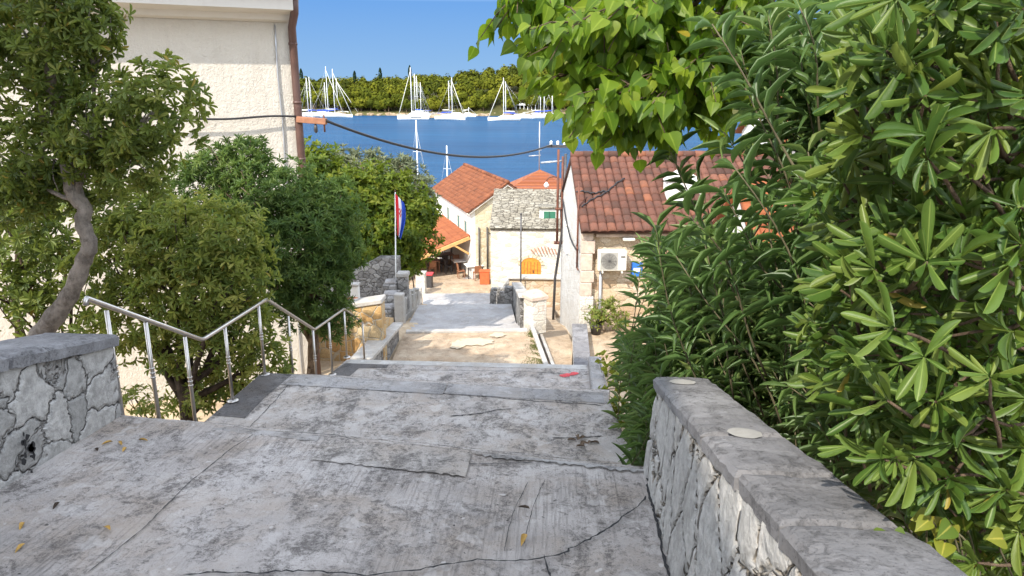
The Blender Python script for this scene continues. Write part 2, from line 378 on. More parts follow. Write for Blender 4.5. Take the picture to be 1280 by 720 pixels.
M['twig_green'] = simple('green_twig', (.10, .085, .045), .8, .25, 10, .2)
M['leaf_pitt'] = leaf('olive_green_leaf', [(0.070, 0.108, 0.022), (0.128, 0.174, 0.031), (0.198, 0.240, 0.043), (0.320, 0.318, 0.066)], .5, .42, (.30, .36, .05), spec=.35, old=(.40, .26, .05))
M['leaf_yellow'] = leaf('yellowish_green_leaf', [(0.090, 0.138, 0.029), (0.169, 0.222, 0.042), (0.269, 0.300, 0.058), (0.450, 0.420, 0.098)], .5, .44, (.36, .42, .06), spec=.35, old=(.42, .30, .06))
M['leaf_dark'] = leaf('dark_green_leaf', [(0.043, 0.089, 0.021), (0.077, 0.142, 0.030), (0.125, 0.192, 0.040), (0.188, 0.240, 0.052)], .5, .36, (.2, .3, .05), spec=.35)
M['leaf_bright'] = leaf('bright_green_leaf', [(.045, .085, .008), (.09, .14, .011), (.15, .19, .016), (.22, .235, .022)], .5, .42, (.3, .36, .03), spec=.25)
M['leaf_olive'] = leaf('silver_olive_leaf', [(.12, .15, .085), (.20, .22, .12), (.30, .31, .18)], .5, .25, (.3, .33, .15), spec=.25)
M['leaf_heart'] = leaf('heart_leaf', [(.045, .10, .010), (.095, .18, .014), (.17, .26, .02), (.27, .34, .03)], .45, .55, (.42, .60, .03), spec=.3, old=(.42, .30, .03), rib=.25)
M['leaf_oleander'] = leaf('oleander_leaf', [(0.059, 0.115, 0.034), (0.095, 0.169, 0.048), (0.140, 0.219, 0.060), (0.231, 0.281, 0.079)], .42, .38, (.24, .38, .08), spec=.45, rib=.5)
M['leaf_near'] = leaf('glossy_pittosporum_leaf', [(0.038, 0.089, 0.016), (0.068, 0.130, 0.022), (0.105, 0.170, 0.029), (0.182, 0.228, 0.043)], .42, .3, (.26, .36, .04), spec=.28, old=(.40, .30, .05), rib=.35)
M['leaf_vine'] = leaf('yellowing_vine_leaf', [(.07, .12, .012), (.13, .17, .016), (.22, .22, .025), (.30, .24, .03)], .55, .3, (.3, .34, .04), spec=.25, rib=.3)
M['leaf_ivy'] = leaf('yellow_ivy_leaf', [(.13, .18, .015), (.22, .25, .02), (.32, .28, .03)], .5, .3, (.4, .42, .04), spec=.25, rib=.3)
M['pine'] = leaf('pine_needles', [(.035, .045, .006), (.085, .10, .010), (.145, .15, .013), (.20, .19, .02)], .8, .15, (.24, .22, .025), spec=.05)
M['cypress'] = leaf('cypress_needles', [(.012, .028, .012), (.025, .045, .016)], .8, .1, spec=.1)
t = NT('beige_ground'); c = t.co()
g_ = t.ramp(t.noise(c, 1.4, 9, .7), [(.3, (.30, .22, .14)), (.5, (.43, .33, .22)), (.7, (.52, .43, .31))])
g_ = t.mix(t.ramp(t.noise(c, 30, 6, .7), [(.55, 0), (.7, .5)]), g_, (.2, .15, .1))
M['ground'] = t.done(t.bsdf(g_, .95, t.bump(t.noise(c, 18, 8, .7), .5, .03), spec=.2))
t = NT('hill_ground'); c = t.co()
M['hill'] = t.done(t.bsdf(t.ramp(t.noise(c, .06, 8, .7), [(.35, (.04, .045, .015)), (.6, (.10, .09, .035)), (.75, (.17, .13, .07))]), .95, spec=.1))
t = NT('shore_rock'); c = t.co()
M['shore'] = t.done(t.bsdf(t.ramp(t.noise(c, .5, 8, .7), [(.35, (.20, .13, .08)), (.6, (.42, .32, .21)), (.75, (.5, .42, .32))]), .95, t.bump(t.noise(c, 1.2, 8), 1, .4), spec=.1))

# ------------------------------------------------------------------ foliage
def leaf_template(prof, fold=.25, curl=.25):
    """prof: list of (s, halfwidth) ; returns V in (along, across, up), quads"""
    V = []; F = []
    for (s, w) in prof:
        zc = -curl * s * s
        V += [(s, -w, zc + fold * w), (s, 0, zc), (s, w, zc + fold * w)]
    for i in range(len(prof) - 1):
        b = i * 3; F += [(b, b + 3, b + 4, b + 1), (b + 1, b + 4, b + 5, b + 2)]
    return np.array(V, float), np.array(F, int)
T_OBO = leaf_template([(0, .03), (.25, .33), (.6, .5), (.88, .42), (1, .08)], .35, .12)      # obovate, rounded tip (width 1 -> scaled)
T_OBO_N = leaf_template([(0, .06), (.12, .17), (.3, .34), (.55, .48), (.75, .5), (.89, .39), (.97, .2), (1, .05)], -.28, .06)
T_OBO_F = leaf_template([(0, .06), (.12, .15), (.3, .31), (.55, .47), (.75, .5), (.89, .40), (.97, .22), (1, .06)], .30, .22)
T_LAN = leaf_template([(0, .05), (.15, .3), (.4, .5), (.7, .36), (.9, .14), (1, .02)], .35, .22)
T_HEART = leaf_template([(-.06, .22), (.02, .44), (.18, .52), (.4, .46), (.62, .31), (.84, .12), (1, .02)], .28, .2)
T_SMALL = leaf_template([(0, .05), (.5, .5), (1, .08)], .3, .15)
T_Q = (np.array([(0, 0, 0), (.5, -.5, 0), (1, 0, -.1), (.5, .5, 0)], float), np.array([(0, 1, 2, 3)], int))
def rand_dirs(n):
    v = RNG.normal(size=(n, 3)); return v / np.linalg.norm(v, axis=1, keepdims=True)
def nrm(v): return v / (np.linalg.norm(v, axis=1, keepdims=True) + 1e-9)
def place(tpl, P, D, U, L, W):
    TV, TF = tpl; n = len(P); D = nrm(D); S = nrm(np.cross(U, D)); N = np.cross(D, S)
    L = np.broadcast_to(L, n)[:, None, None]; W = np.broadcast_to(W, n)[:, None, None]
    V = P[:, None, :] + D[:, None, :] * (TV[None, :, 0:1] * L) + S[:, None, :] * (TV[None, :, 1:2] * W) + N[:, None, :] * (TV[None, :, 2:3] * L)
    V = V.reshape(-1, 3); F = (TF[None] + (np.arange(n) * len(TV))[:, None, None]).reshape(-1, TF.shape[1])
    return V, F, len(TV)
class Foliage:
    def __init__(self): self.V = []; self.F = []; self.T = []; self.Rb = []; self.n = 0
    def add(self, tpl, P, D, U, L, W, tint):
        if len(P) == 0: return
        V, F, k = place(tpl, P, D, U, L, W); self.V.append(V); self.F.append(F + self.n); self.T.append(np.repeat(np.broadcast_to(tint, len(P)), k)); self.Rb.append(np.tile((np.abs(tpl[0][:, 1]) < 1e-6).astype(float), len(P))); self.n += len(V)
    def build(self, name, mat, parent):
        return np_mesh(name, np.vstack(self.V), np.vstack(self.F), mat, parent, True, np.concatenate(self.T), np.concatenate(self.Rb))
def rosettes(fo, tpl, C, A, nl, L, W, open_=(35, 95), tbase=None, tvar=.25, lvar=.25, droop=.0):
    """whorl of nl leaves round each twig tip C with axis A"""
    n = len(C); A = nrm(A); ref = np.where(np.abs(A[:, 2:3]) < .9, np.array([[0, 0, 1.0]]), np.array([[1.0, 0, 0]]))
    X = nrm(np.cross(ref, A)); Y = np.cross(A, X)
    if tbase is None: tbase = RNG.uniform(.2, .7, n)
    for k in range(nl):
        ph = 2.39996 * k + RNG.uniform(-.35, .35, n) + (np.arange(n) * 1.7)
        th = np.radians(RNG.uniform(open_[0], open_[1], n))
        rad = X * np.cos(ph)[:, None] + Y * np.sin(ph)[:, None]
        D = A * np.cos(th)[:, None] + rad * np.sin(th)[:, None]; D[:, 2] -= droop * RNG.uniform(0, 1, n)
        U = A * np.sin(th)[:, None] - rad * np.cos(th)[:, None] + rand_dirs(n) * .25
        ll = L * RNG.uniform(1 - lvar, 1 + lvar, n)
        P = C + rad * L * .04 - A * (L * .18 * (k / nl))[..., None] if False else C + rad * L * .04 - A * (L * .25 * (k / nl))
        tint = np.clip(tbase + RNG.uniform(-tvar, tvar, n), 0, .92); old = RNG.random(n) < .007; tint[old] = 1.0
        fo.add(tpl, P, D, U, ll, ll * W * RNG.uniform(.85, 1.15, n), tint)
def blob_points(blobs, n, inner=.55, zsq=1.0):
    """points in the outer shell of a union of pixel ellipses (px,py,rx,ry,Y[,depth ratio]) ; outward directions"""
    P = []; D = []; B = []
    wts = np.array([b[2] * b[3] * (b[4] / 10) ** 0 for b in blobs], float); wts /= wts.sum()
    for b, w in zip(blobs, wts):
        c = atY(b[0], b[1], b[4]); dist = np.linalg.norm(c - CAM); rx = b[2] * dist / FPX; rz = b[3] * dist / FPX
        ry = (b[5] if len(b) > 5 else .9) * (rx + rz) / 2
        m = max(3, int(n * w)); d = rand_dirs(m); rad = RNG.uniform(inner, 1, m) ** .6
        lump = 1 + .24 * np.sin(d[:, 0] * 5 + b[0]) * np.sin(d[:, 2] * 6 + b[1]) + .16 * np.sin(d[:, 1] * 9 + d[:, 2] * 7 + b[0])
        q = d * np.array([rx, ry, rz]) * (rad * lump)[:, None]
        P.append(c + q); D.append(nrm(d / np.array([rx, ry, rz]))); B.append(rad)
    return np.vstack(P), np.vstack(D), np.concatenate(B)
def limb(mb, a, b, r0, r1, wig=.12, n=7, sag=0.0):
    a = np.asarray(a, float); b = np.asarray(b, float); L = np.linalg.norm(b - a); pts = []; rs = []
    off = rand_dirs(2) * wig * L
    for i in range(n):
        s = i / (n - 1); p = a * (1 - s) + b * s + off[0] * math.sin(math.pi * s) + off[1] * math.sin(2 * math.pi * s) * .5
        p[2] += sag * L * math.sin(math.pi * s); pts.append(p); rs.append(r0 * (1 - s) + r1 * s)
    mb.tube(pts, rs, 8); return pts
def leafy(name, label, cat, base, trunk, blobs, nros, nl, L, W, tpl, mat, bmat, open_=(35, 95), up=.35, inner=.5, tl=(.15, .75), limbs=None, group=None, droop=.1, r0=.1, crown='crown', trunkname='trunk'):
    root = thing(name, label, cat, base, group)
    fo = Foliage(); C, D, B = blob_points(blobs, nros, inner)
    A = D + np.array([0, 0, up]) + rand_dirs(len(C)) * .35
    tb = np.clip(RNG.uniform(tl[0], tl[1], len(C)), 0, .9)
    cl = np.sin(C[:, 0] * 3.1 + C[:, 2] * 2.3) * np.sin(C[:, 1] * 2.7 + C[:, 2] * 3.7); tb = np.clip(tb + .14 * cl, 0, .9)
    rosettes(fo, tpl, C, A, nl, L, W, open_, tb, droop=droop)
    fo.build(crown, mat, root)
    mb = MB()
    if trunk is not None:
        pts = [np.asarray(p[:3], float) for p in trunk]; rs = [p[3] for p in trunk]
        # smooth the trunk path
        pp = []; rr = []
        for i in range(len(pts) - 1):
            for k in range(5):
                s = k / 5; p0 = pts[max(i - 1, 0)]; p1 = pts[i]; p2 = pts[i + 1]; p3 = pts[min(i + 2, len(pts) - 1)]
                q = .5 * ((2 * p1) + (-p0 + p2) * s + (2 * p0 - 5 * p1 + 4 * p2 - p3) * s * s + (-p0 + 3 * p1 - 3 * p2 + p3) * s ** 3)
                pp.append(q); rr.append((rs[i] * (1 - s) + rs[i + 1] * s) * (1 + .1 * math.sin(i * 5 + k * 2.1)))
        pp.append(pts[-1]); rr.append(rs[-1]); mb.tube(pp, rr, 12); top = pts[-1]; r1 = rs[-1]
    else: pp = [np.asarray(base, float)]; top = pp[0]; r1 = r0
    for b in blobs:
        c = atY(b[0], b[1], b[4]); j = pp[int(len(pp) * random.uniform(.55, .99))] if len(pp) > 1 else pp[0]
        e = limb(mb, j, c, r1 * .75, r1 * .3, .08)
        rad = b[2] * np.linalg.norm(c - CAM) / FPX
        for k in range(4): limb(mb, e[random.randint(3, 6)], c + rand_dirs(1)[0] * rad * .75, r1 * .3, r1 * .08, .1, 5)
    mb.build(trunkname, bmat, root, True)
    return root

# ------------------------------------------------------------------ setting: ground, sea, hill
def lerp(a, b, s): return a + (b - a) * s
def ground_z(x, y):
    s = np.interp(y, [-30, 0, 4, 5.2, 6.9, 8.3, 10.6, 11.8, 16.8, 20.5, 23, 25.4, 36, 47, 58, 66], [14.4, 12.4, 12.0, 11.3, 10.9, 10.6, 9.6, 9.4, 7.6, 7.6, 7.0, 6.6, 3.6, 3.6, 1.3, 1.0])
    l = np.interp(y, [-30, 0, 3, 7, 20, 25, 38, 47, 58, 66], [14.2, 12.5, 10.6, 8.6, 8.2, 6.9, 3.6, 3.6, 1.3, 1.0])
    r = np.interp(y, [-30, 0, 4.7, 8, 11.8, 14, 17, 21, 22, 27.4, 36, 47, 58, 66], [14.6, 12.6, 11.9, 10.6, 9.5, 8.7, 7.78, 7.72, 7.5, 6.0, 3.6, 3.6, 1.3, 1.0])
    drift = np.interp(y, [0, 25, 40], [0, 0, -2.4]); xx = x - drift
    z = s
    if xx < -3.7: z = lerp(s, l, min(1, (-3.7 - xx) / .6))
    if xx > .8: z = lerp(s, r, min(1, (xx - .8) / .4))
    z += .05 * math.sin(x * 1.3 + y) * math.sin(y * .9) if abs(x) > 5 else 0
    if x > 12 and y < 60: z += (x - 12) * .05
    return z
xs = np.unique(np.concatenate([np.linspace(-140, -14, 22), np.arange(-14, 14.01, .4), np.linspace(14, 160, 24)]))
ys = np.concatenate([np.linspace(-60, -6, 14), np.arange(-5, 66.01, .45)]); ys[-1] = 66
V = [(x, y, ground_z(x, y)) for y in ys for x in xs]; w = len(xs)
for (yy, zz) in ((66.3, -6), (9000, -12)): V += [(x * (1 if yy < 100 else 60), yy, zz) for x in xs]
nr = len(ys) + 2
F = [(j * w + i, j * w + i + 1, (j + 1) * w + i + 1, (j + 1) * w + i) for j in range(nr - 1) for i in range(w - 1)]
tag(np_mesh('ground', V, F, M['ground'], None, False), kind='structure')
mb = MB(); mb.add([(-9000, 66.1, 0), (9000, 66.1, 0), (9000, 9000, 0), (-9000, 9000, 0)], [(0, 1, 2, 3)])
tag(mb.build('sea', M['sea']), kind='structure')
def shore_y(x): return 372 + 10 * math.sin(x * .013 + 1) + 4 * math.sin(x * .05) - x * .02
def hill_z(x, y):
    d = y - shore_y(x)
    hx = np.interp(x, [-900, -300, -150, -95, -60, -30, 0, 40, 120, 300, 900], [7, 8, 9, 10, 13, 17.5, 22, 26, 30, 34, 40])
    return .8 + hx * (1 - math.exp(-max(d, 0) / 45)) - (2.5 if d < -1 else 0) + (.6 * math.sin(x * .07) * math.sin(y * .06))
hx = np.linspace(-700, 700, 141); rows = [-3, 0, 4, 10, 20, 35, 50, 70, 95, 130, 200, 400]
V = [(x, shore_y(x) + r, hill_z(x, shore_y(x) + r) if r >= 0 else -3) for r in rows for x in hx]; w = len(hx)
F = [(j * w + i, j * w + i + 1, (j + 1) * w + i + 1, (j + 1) * w + i) for j in range(len(rows) - 1) for i in range(w - 1)]
tag(np_mesh('hill', V, F, M['hill'], None, True), kind='structure')
# rocky shoreline
mb = MB()
for i in range(420):
    x = random.uniform(-260, 160); y = shore_y(x) + random.uniform(-2.5, 2.5); s = random.uniform(.6, 2.0)
    mb.box((x, y, .3), (s * 1.6, s * 1.2, s * random.uniform(.7, 1.3)), (math.cos(i), math.sin(i), random.uniform(-.2, .2)), (random.uniform(-.2, .2), 0, 1), .25)
tag(mb.build('shore', M['shore']), kind='structure')
# pine wood on the hill: one mass
n = 2300; fx = RNG.uniform(-420, 300, n); dd = 3 + 112 * RNG.random(n) ** 1.4
fo = Foliage(); tm = MB()
for i in range(n):
    x = fx[i]; y = shore_y(x) + dd[i]
    ang = math.atan2(x, y)
    if not (-.36 < ang + .0 < .22): continue
    z = hill_z(x, y); h = RNG.uniform(6.5, 10.5) * (.75 if dd[i] < 9 else 1); r = RNG.uniform(2.2, 4.0)
    m = 150 if dd[i] < 45 else 80
    d = rand_dirs(m); d[:, 2] = np.abs(d[:, 2]) * 1.25 - (.75 if dd[i] < 14 else .35)
    lump = 1 + .3 * np.sin(d[:, 0] * 6 + i) * np.sin(d[:, 1] * 6 + i * 2)
    P = np.array([x, y, z + h * .66]) + d * np.array([r, r, h * .42]) * (lump * RNG.uniform(.7, 1, m))[:, None]
    tb = np.clip(.46 + .2 * RNG.normal() + RNG.uniform(-.16, .16, m), 0, .95)
    if RNG.random() < .05: tb = np.clip(tb - .5, 0, 1)
    fo.add(T_Q, P, np.cross(d, rand_dirs(m)), d + rand_dirs(m) * .22 + [0, 0, .15], RNG.uniform(1.0, 2.0, m), RNG.uniform(.9, 1.6, m), tb)
    if dd[i] < 30: tm.tube([(x, y, z - .5), (x + RNG.uniform(-.6, .6), y, z + h * .6)], [.22, .14], 5)
wood = fo.build('pine_wood', M['pine'], None); tag(wood, 'dense olive green pine wood covering the hill across the bay', 'wood', kind='stuff')
tag(tm.build('wood_trunks', M['bark_brown'], None), 'brown pine trunks showing along the lower edge of the far wood', 'wood', kind='stuff')
for k, (px, top, ex) in enumerate([(376, 87, 'at the skyline end by the house corner'), (443, 90, 'small, left of the middle above the marina'), (475, 86, 'clearly tallest in the gap between both mast clusters'), (512, 83, 'behind the tall catamaran masts')]):
    y = 440; p = atY(px, top, y); h = 7 if k != 1 else 6; root = thing('cypress_tree', 'dark pointed cypress above the far wood, ' + ex, 'tree', (p[0], y, p[2] - h), 'cypresses on the far skyline')
    fo = Foliage(); m = 260; s = RNG.random(m); a = RNG.uniform(0, 6.28, m); rr = .95 * np.sin(np.pi * np.clip(s * .9 + .1, 0, 1)) ** .7
    P = np.stack([p[0] + rr * np.cos(a), y + rr * np.sin(a), p[2] - h + s * h], 1); fo.add(T_Q, P, np.stack([np.cos(a) * .3, np.sin(a) * .3, np.ones(m)], 1), np.stack([np.cos(a), np.sin(a), 0 * a], 1), .9, .5, RNG.random(m) * .9)
    fo.build('crown', M['cypress'], root)
    mb = MB(); mb.tube([(p[0], y, hill_z(p[0], y) - .5), (p[0], y, p[2] - h * .5)], [.2, .12], 6); mb.build('trunk', M['bark_dark'], root)

# ------------------------------------------------------------------ setting: the stairs
def slab(name, poly, z, depth, mat, zs=None):
    mb = MB(); top = [(p[0], p[1], (zs[i] if zs else z)) for i, p in enumerate(poly)]
    n = len(top); bot = [(p[0], p[1], p[2] - depth) for p in top]
    mb.add(top + bot, [tuple(range(n)), tuple(range(n, 2 * n))[::-1]] + [(i, n + i, n + (i + 1) % n, (i + 1) % n) for i in range(n)])
    return tag(mb.build(name, mat), kind='structure')
def flight(a, b, za, zb, n, mat, skirt=.9):
    """a,b = (left,right) edges; n risers"""
    mb = MB(); a = [np.array(p, float) for p in a]; b = [np.array(p, float) for p in b]
    for k in range(n - 1):
        s0, s1 = k / (n - 1), (k + 1) / (n - 1); z = za + (zb - za) * (k + 1) / n
        P = [a[0] + (b[0] - a[0]) * s0, a[1] + (b[1] - a[1]) * s0, a[1] + (b[1] - a[1]) * s1, a[0] + (b[0] - a[0]) * s1]
        top = [(p[0], p[1], z) for p in P]; bot = [(p[0], p[1], z - skirt) for p in P]
        mb.add(top + bot, [(0, 1, 2, 3), (7, 6, 5, 4)] + [(i, 4 + i, 4 + (i + 1) % 4, (i + 1) % 4) for i in range(4)])
    return tag(mb.build('stairs', mat), kind='structure')
def z0(y): return 12.43 + .09 * (5.0 - y)
E1 = ((-3.5, 5.29), (.9, 4.60)); S1 = ((-3.56, 6.5), (.9, 5.85)); E2 = ((-3.56, 8.38), (.66, 7.98)); S2 = ((-3.58, 10.55), (.9, 10.2)); E3 = ((-3.48, 11.76), (.9, 11.70)); S3 = ((-3.95, 16.8), (.9, 16.7))
land0 = slab('stair_landing', [(-3.9, -2.2), (1.2, -2.2), E1[1], E1[0]], 0, 1.3, M['concrete'], [z0(-2.2), z0(-2.2), 12.42, 12.44])
slab('stairs', [(-3.9, -6), (1.2, -6), (1.2, -2.2), (-3.9, -2.2)], z0(-2.2) + .17, 1.5, M['concrete'])
flight(E1, S1, 12.43, 11.65, 5, M['concrete_mid'])
land1 = slab('stair_landing', [S1[0], S1[1], (.75, 6.9), (.66, 7.98), E2[0]], 0, 1.2, M['concrete_mid'], [11.65, 11.65, 11.6, 11.55, 11.55])
flight(((-3.56, 8.38), (.66, 7.98)), S2, 11.55, 10.5, 7, M['concrete_mid'])
land2 = slab('stair_landing', [S2[0], S2[1], E3[1], E3[0]], 0, 1.2, M['concrete_mid'], [10.5, 10.5, 10.44, 10.44])
flight(E3, S3, 10.44, 8.25, 12, M['concrete_low'])
land3 = slab('stair_landing', [S3[0], (0.0, 16.7), (-.15, 17.6), (-.55, 20.4), (-.62, 20.45), (-4.2, 20.1), (-4.05, 18)], 0, 1.0, M['concrete_low'], [8.25, 8.25, 8.22, 8.1, 8.08, 8.08, 8.2])
A4 = ((-4.2, 20.1), (-.62, 20.45)); S4 = ((-4.65, 22.3), (-1.05, 22.6)); E4 = ((-4.68, 25.1), (-1.4, 25.4)); S5 = ((-6.45, 36.0), (-3.1, 36.3))
flight(A4, S4, 8.08, 7.42, 4, M['concrete_smooth'])
slab('stair_landing', [S4[0], S4[1], E4[1], E4[0]], 7.4, 1.0, M['concrete_smooth'])
flight(E4, S5, 7.4, 3.85, 20, M['concrete_smooth'])
slab('street_paving', [(-13, 36), (-3.0, 36), (3, 36), (3, 47.6), (-13, 47.6)], 3.82, .6, M['concrete_low'])
slab('stair_landing', [(-6.5, 35.9), (-3.05, 36.2), (-3.3, 38.7), (-6.95, 38.4)], 4.02, .6, M['concrete_smooth'])
slab('stair_landing', [(-6.95, 38.4), (-3.3, 38.7), (-3.42, 40.2), (-7.2, 39.9)], 3.92, .6, M['concrete_low'])
mb = MB(); mb.add([(-5.2, 42.4, 3.825), (-4.5, 42.4, 3.825), (-4.5, 42.9, 3.825), (-5.2, 42.9, 3.825)], [(0, 1, 2, 3)]); tag(mb.build('street_patch', M['edge_stone']), kind='structure')
# alley to the right of the terrace, and the little forecourt
mb = MB(); AL = [((-.0, 16.9), (.56, 16.9), 7.98), ((-.15, 17.6), (.56, 17.6), 7.93), ((-.55, 20.9), (.66, 20.2), 7.75), ((-1.0, 23), (.55, 23), 7.25), ((-1.35, 25.4), (.35, 25.4), 6.65), ((-1.6, 27.4), (.2, 27.4), 6.25), ((-2.6, 33), (.2, 33), 5.0), ((-3, 36.1), (.2, 36.1), 3.9)]
for (a, b, z), (c, d, z2) in zip(AL[:-1], AL[1:]): mb.add([(*a, z), (*b, z), (*d, z2), (*c, z2)], [(0, 1, 2, 3)])
tag(mb.build('path', M['concrete_low']), kind='structure')
slab('forecourt_paving', [(.98, 16.2), (5, 16.2), (5, 21.2), (1.02, 20.7)], 7.98, .4, M['concrete_low'])
# edge strips, cracks, joints, marks (parts of the landings)
def sheet(name, pts, mat, parent, zf, lift=.004):
    mb = MB(); mb.add([(p[0], p[1], zf(p[0], p[1]) + lift) for p in pts], [tuple(range(len(pts)))]); return mb.build(name, mat, parent)
def edge_y(E, x): return E[0][1] + (E[1][1] - E[0][1]) * (x - E[0][0]) / (E[1][0] - E[0][0])
def zl0(x, y):
    xa = -3.9 + .4 * (y + 2.2) / 7.5; xb = 1.2 - .3 * (y + 2.2) / 7; ye = edge_y(E1, x); s = (y + 2.2) / (ye + 2.2)
    return lerp(z0(-2.2), 12.43, s) + .0005
def zl1(x, y): return 11.65 + (11.55 - 11.65) * (y - edge_y(S1, x)) / (edge_y(E2, x) - edge_y(S1, x))
def zl2(x, y): return 10.5 - .06 * (y - edge_y(S2, x)) / (edge_y(E3, x) - edge_y(S2, x))
def strip(E, x0, x1, depth, mat, parent, zf, jit=.02, lift=.005):
    xs_ = np.linspace(x0, x1, 40); front = [(x, edge_y(E, x) - .003) for x in xs_]
    back = [(x, edge_y(E, x) - depth + random.uniform(-jit, jit)) for x in xs_]
    mb = MB(); V_ = [(p[0], p[1], zf(*p) + lift) for p in front] + [(p[0], p[1], zf(*p) + lift) for p in back]; n_ = len(xs_)
    mb.add(V_, [(n_ + i, n_ + i + 1, i + 1, i) for i in range(n_ - 1)]); return mb.build('edge_stone', mat, parent)
strip(E1, -3.49, -1.72, .10, M['edge_stone'], land0, zl0, .02)
strip(E1, -1.66, -.55, .42, M['concrete_mid'], land0, zl0, .015); strip(E1, -.54, .68, .05, M['edge_stone'], land0, zl0, .03)
strip(E2, -3.5, -1.22, .36, M['edge_stone'], land1, zl1, .004); strip(E2, -1.2, .62, .33, M['edge_stone'], land1, zl1, .01)
strip(E3, -3.4, .62, .22, M['coping_pale'], land2, zl2, .01)
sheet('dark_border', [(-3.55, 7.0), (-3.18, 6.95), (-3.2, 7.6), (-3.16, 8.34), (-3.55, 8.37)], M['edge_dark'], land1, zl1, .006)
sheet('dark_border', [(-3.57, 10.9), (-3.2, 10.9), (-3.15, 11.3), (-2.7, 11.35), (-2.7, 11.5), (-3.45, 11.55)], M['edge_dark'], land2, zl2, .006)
def crack(pix, z_ref, zf, width, parent, mat='crack', rough=.025, plane=None, lift=.004):
    pts = []
    for (x, y) in pix:
        z = z_ref
        for _ in range(5): p = atZ(x, y, z); z = zf(p[0], p[1])
        pts.append(p[:2])
    P = []
    for a, b in zip(pts[:-1], pts[1:]):
        n_ = max(2, int(np.linalg.norm(b - a) / .03))
        for k in range(n_): P.append(a + (b - a) * k / n_)
    P.append(pts[-1]); P = np.array(P); m = len(P)
    nz = np.cumsum(RNG.normal(0, rough * .35, (m, 2)), 0); nz -= np.linspace(0, 1, m)[:, None] * nz[-1]
    P = P + nz * .6 + RNG.normal(0, rough * .15, (m, 2))
    mb = MB(); V_ = []
    for i in range(m):
        d = P[min(i + 1, m - 1)] - P[max(i - 1, 0)]; d = d / (np.linalg.norm(d) + 1e-9); q = np.array([-d[1], d[0]]); wd_ = width * random.uniform(.35, 1.3) * (.4 if i in (0, m - 1) else 1)
        for s in (-1, 1): e = P[i] + q * s * wd_ / 2; V_.append((e[0], e[1], zf(*e) + lift))
    mb.add(V_, [(2 * i, 2 * i + 1, 2 * i + 3, 2 * i + 2) for i in range(m - 1)]); return mb.build('crack', M[mat], parent)
crack([(808, 620), (780, 645), (755, 664), (715, 686), (680, 694), (640, 697), (600, 694), (560, 698), (520, 706), (470, 711), (400, 709), (330, 712), (230, 719)], 12.6, zl0, .013, land0)
crack([(680, 694), (683, 706), (688, 722)], 12.6, zl0, .012, land0, rough=.01)
crack([(809, 592), (810, 620), (818, 650), (827, 685), (837, 722)], 12.5, zl0, .02, land0, rough=.01)
crack([(322, 540), (290, 560), (240, 600), (180, 660), (110, 716)], 12.5, zl0, .007, land0, 'crack_soft', .008)
crack([(660, 603), (640, 645), (630, 690)], 12.5, zl0, .005, land0, 'crack_soft', .006)
crack([(682, 600), (665, 640), (655, 680)], 12.5, zl0, .005, land0, 'crack_soft', .006)
crack([(152, 523), (250, 531), (320, 540), (370, 541), (420, 545), (480, 562), (560, 580), (690, 578), (808, 589)], 12.43, zl0, .012, land0, 'crack_soft', .015)
crack([(345, 472), (420, 483), (480, 488), (557, 492), (563, 483)], 11.6, zl1, .03, land1, 'crack', .008)
crack([(575, 493), (650, 500), (700, 503), (752, 507)], 11.6, zl1, .018, land1, 'crack_soft', .02)
crack([(560, 520), (600, 516), (620, 512), (640, 511)], 11.6, zl1, .02, land1, 'crack_soft', .02)
crack([(690, 548), (720, 547), (752, 545)], 11.62, zl1, .02, land1, 'crack_soft', .02)
crack([(300, 545), (345, 500), (368, 470)], 11.6, zl1, .01, land1, 'crack_soft', .01)
crack([(410, 480), (432, 456)], 10.5, zl2, .02, land2, 'crack_soft', .01)
crack([(470, 462), (560, 463), (640, 464), (735, 468)], 10.45, zl2, .012, land2, 'crack_soft', .01)
# loose clump of dead leaves on the lower step, red paint mark
def blotch(name, px, py, rx, ry, z, mat, parent, zf, lift=.006, n=22, jag=.35):
    c = atZ(px, py, z); e = atZ(px + rx, py, z); f = atZ(px, py + ry, z); a = np.linalg.norm(e - c); b = np.linalg.norm(f - c)
    pts = [(c[0] + a * math.cos(6.283 * k / n) * random.uniform(1 - jag, 1 + jag * .3), c[1] + b * math.sin(6.283 * k / n) * random.uniform(1 - jag, 1 + jag * .3)) for k in range(n)]
    return sheet(name, pts, mat, parent, zf, lift)
for (px, py, rx, ry) in ((706, 470, 7, 2.2), (718, 467, 6, 2), (712, 468.5, 9, 1.6)): blotch('red_paint_mark', px, py, rx, ry, 10.46, M['red_paint'], land2, zl2, .007 + .001 * (px % 5), 18, .3)
for (px, py, rx, ry, m) in ((440, 560, 26, 6, 'edge_stone'), (690, 480, 10, 1.5, 'crack_soft'), (600, 570, 16, 3, 'crack_soft')):
    pass
def zl3(x, y): return 8.25 - .17 * (y - 16.8) / 4.2 + .006
blotch('cement_patch', 595, 428, 26, 6, 8.15, M['asphalt_patch'], land3, zl3, .01); blotch('cement_patch', 572, 432, 10, 7, 8.15, M['asphalt_patch'], land3, zl3, .012); blotch('cement_patch', 622, 418, 10, 4, 8.15, M['asphalt_patch'], land3, zl3, .011)
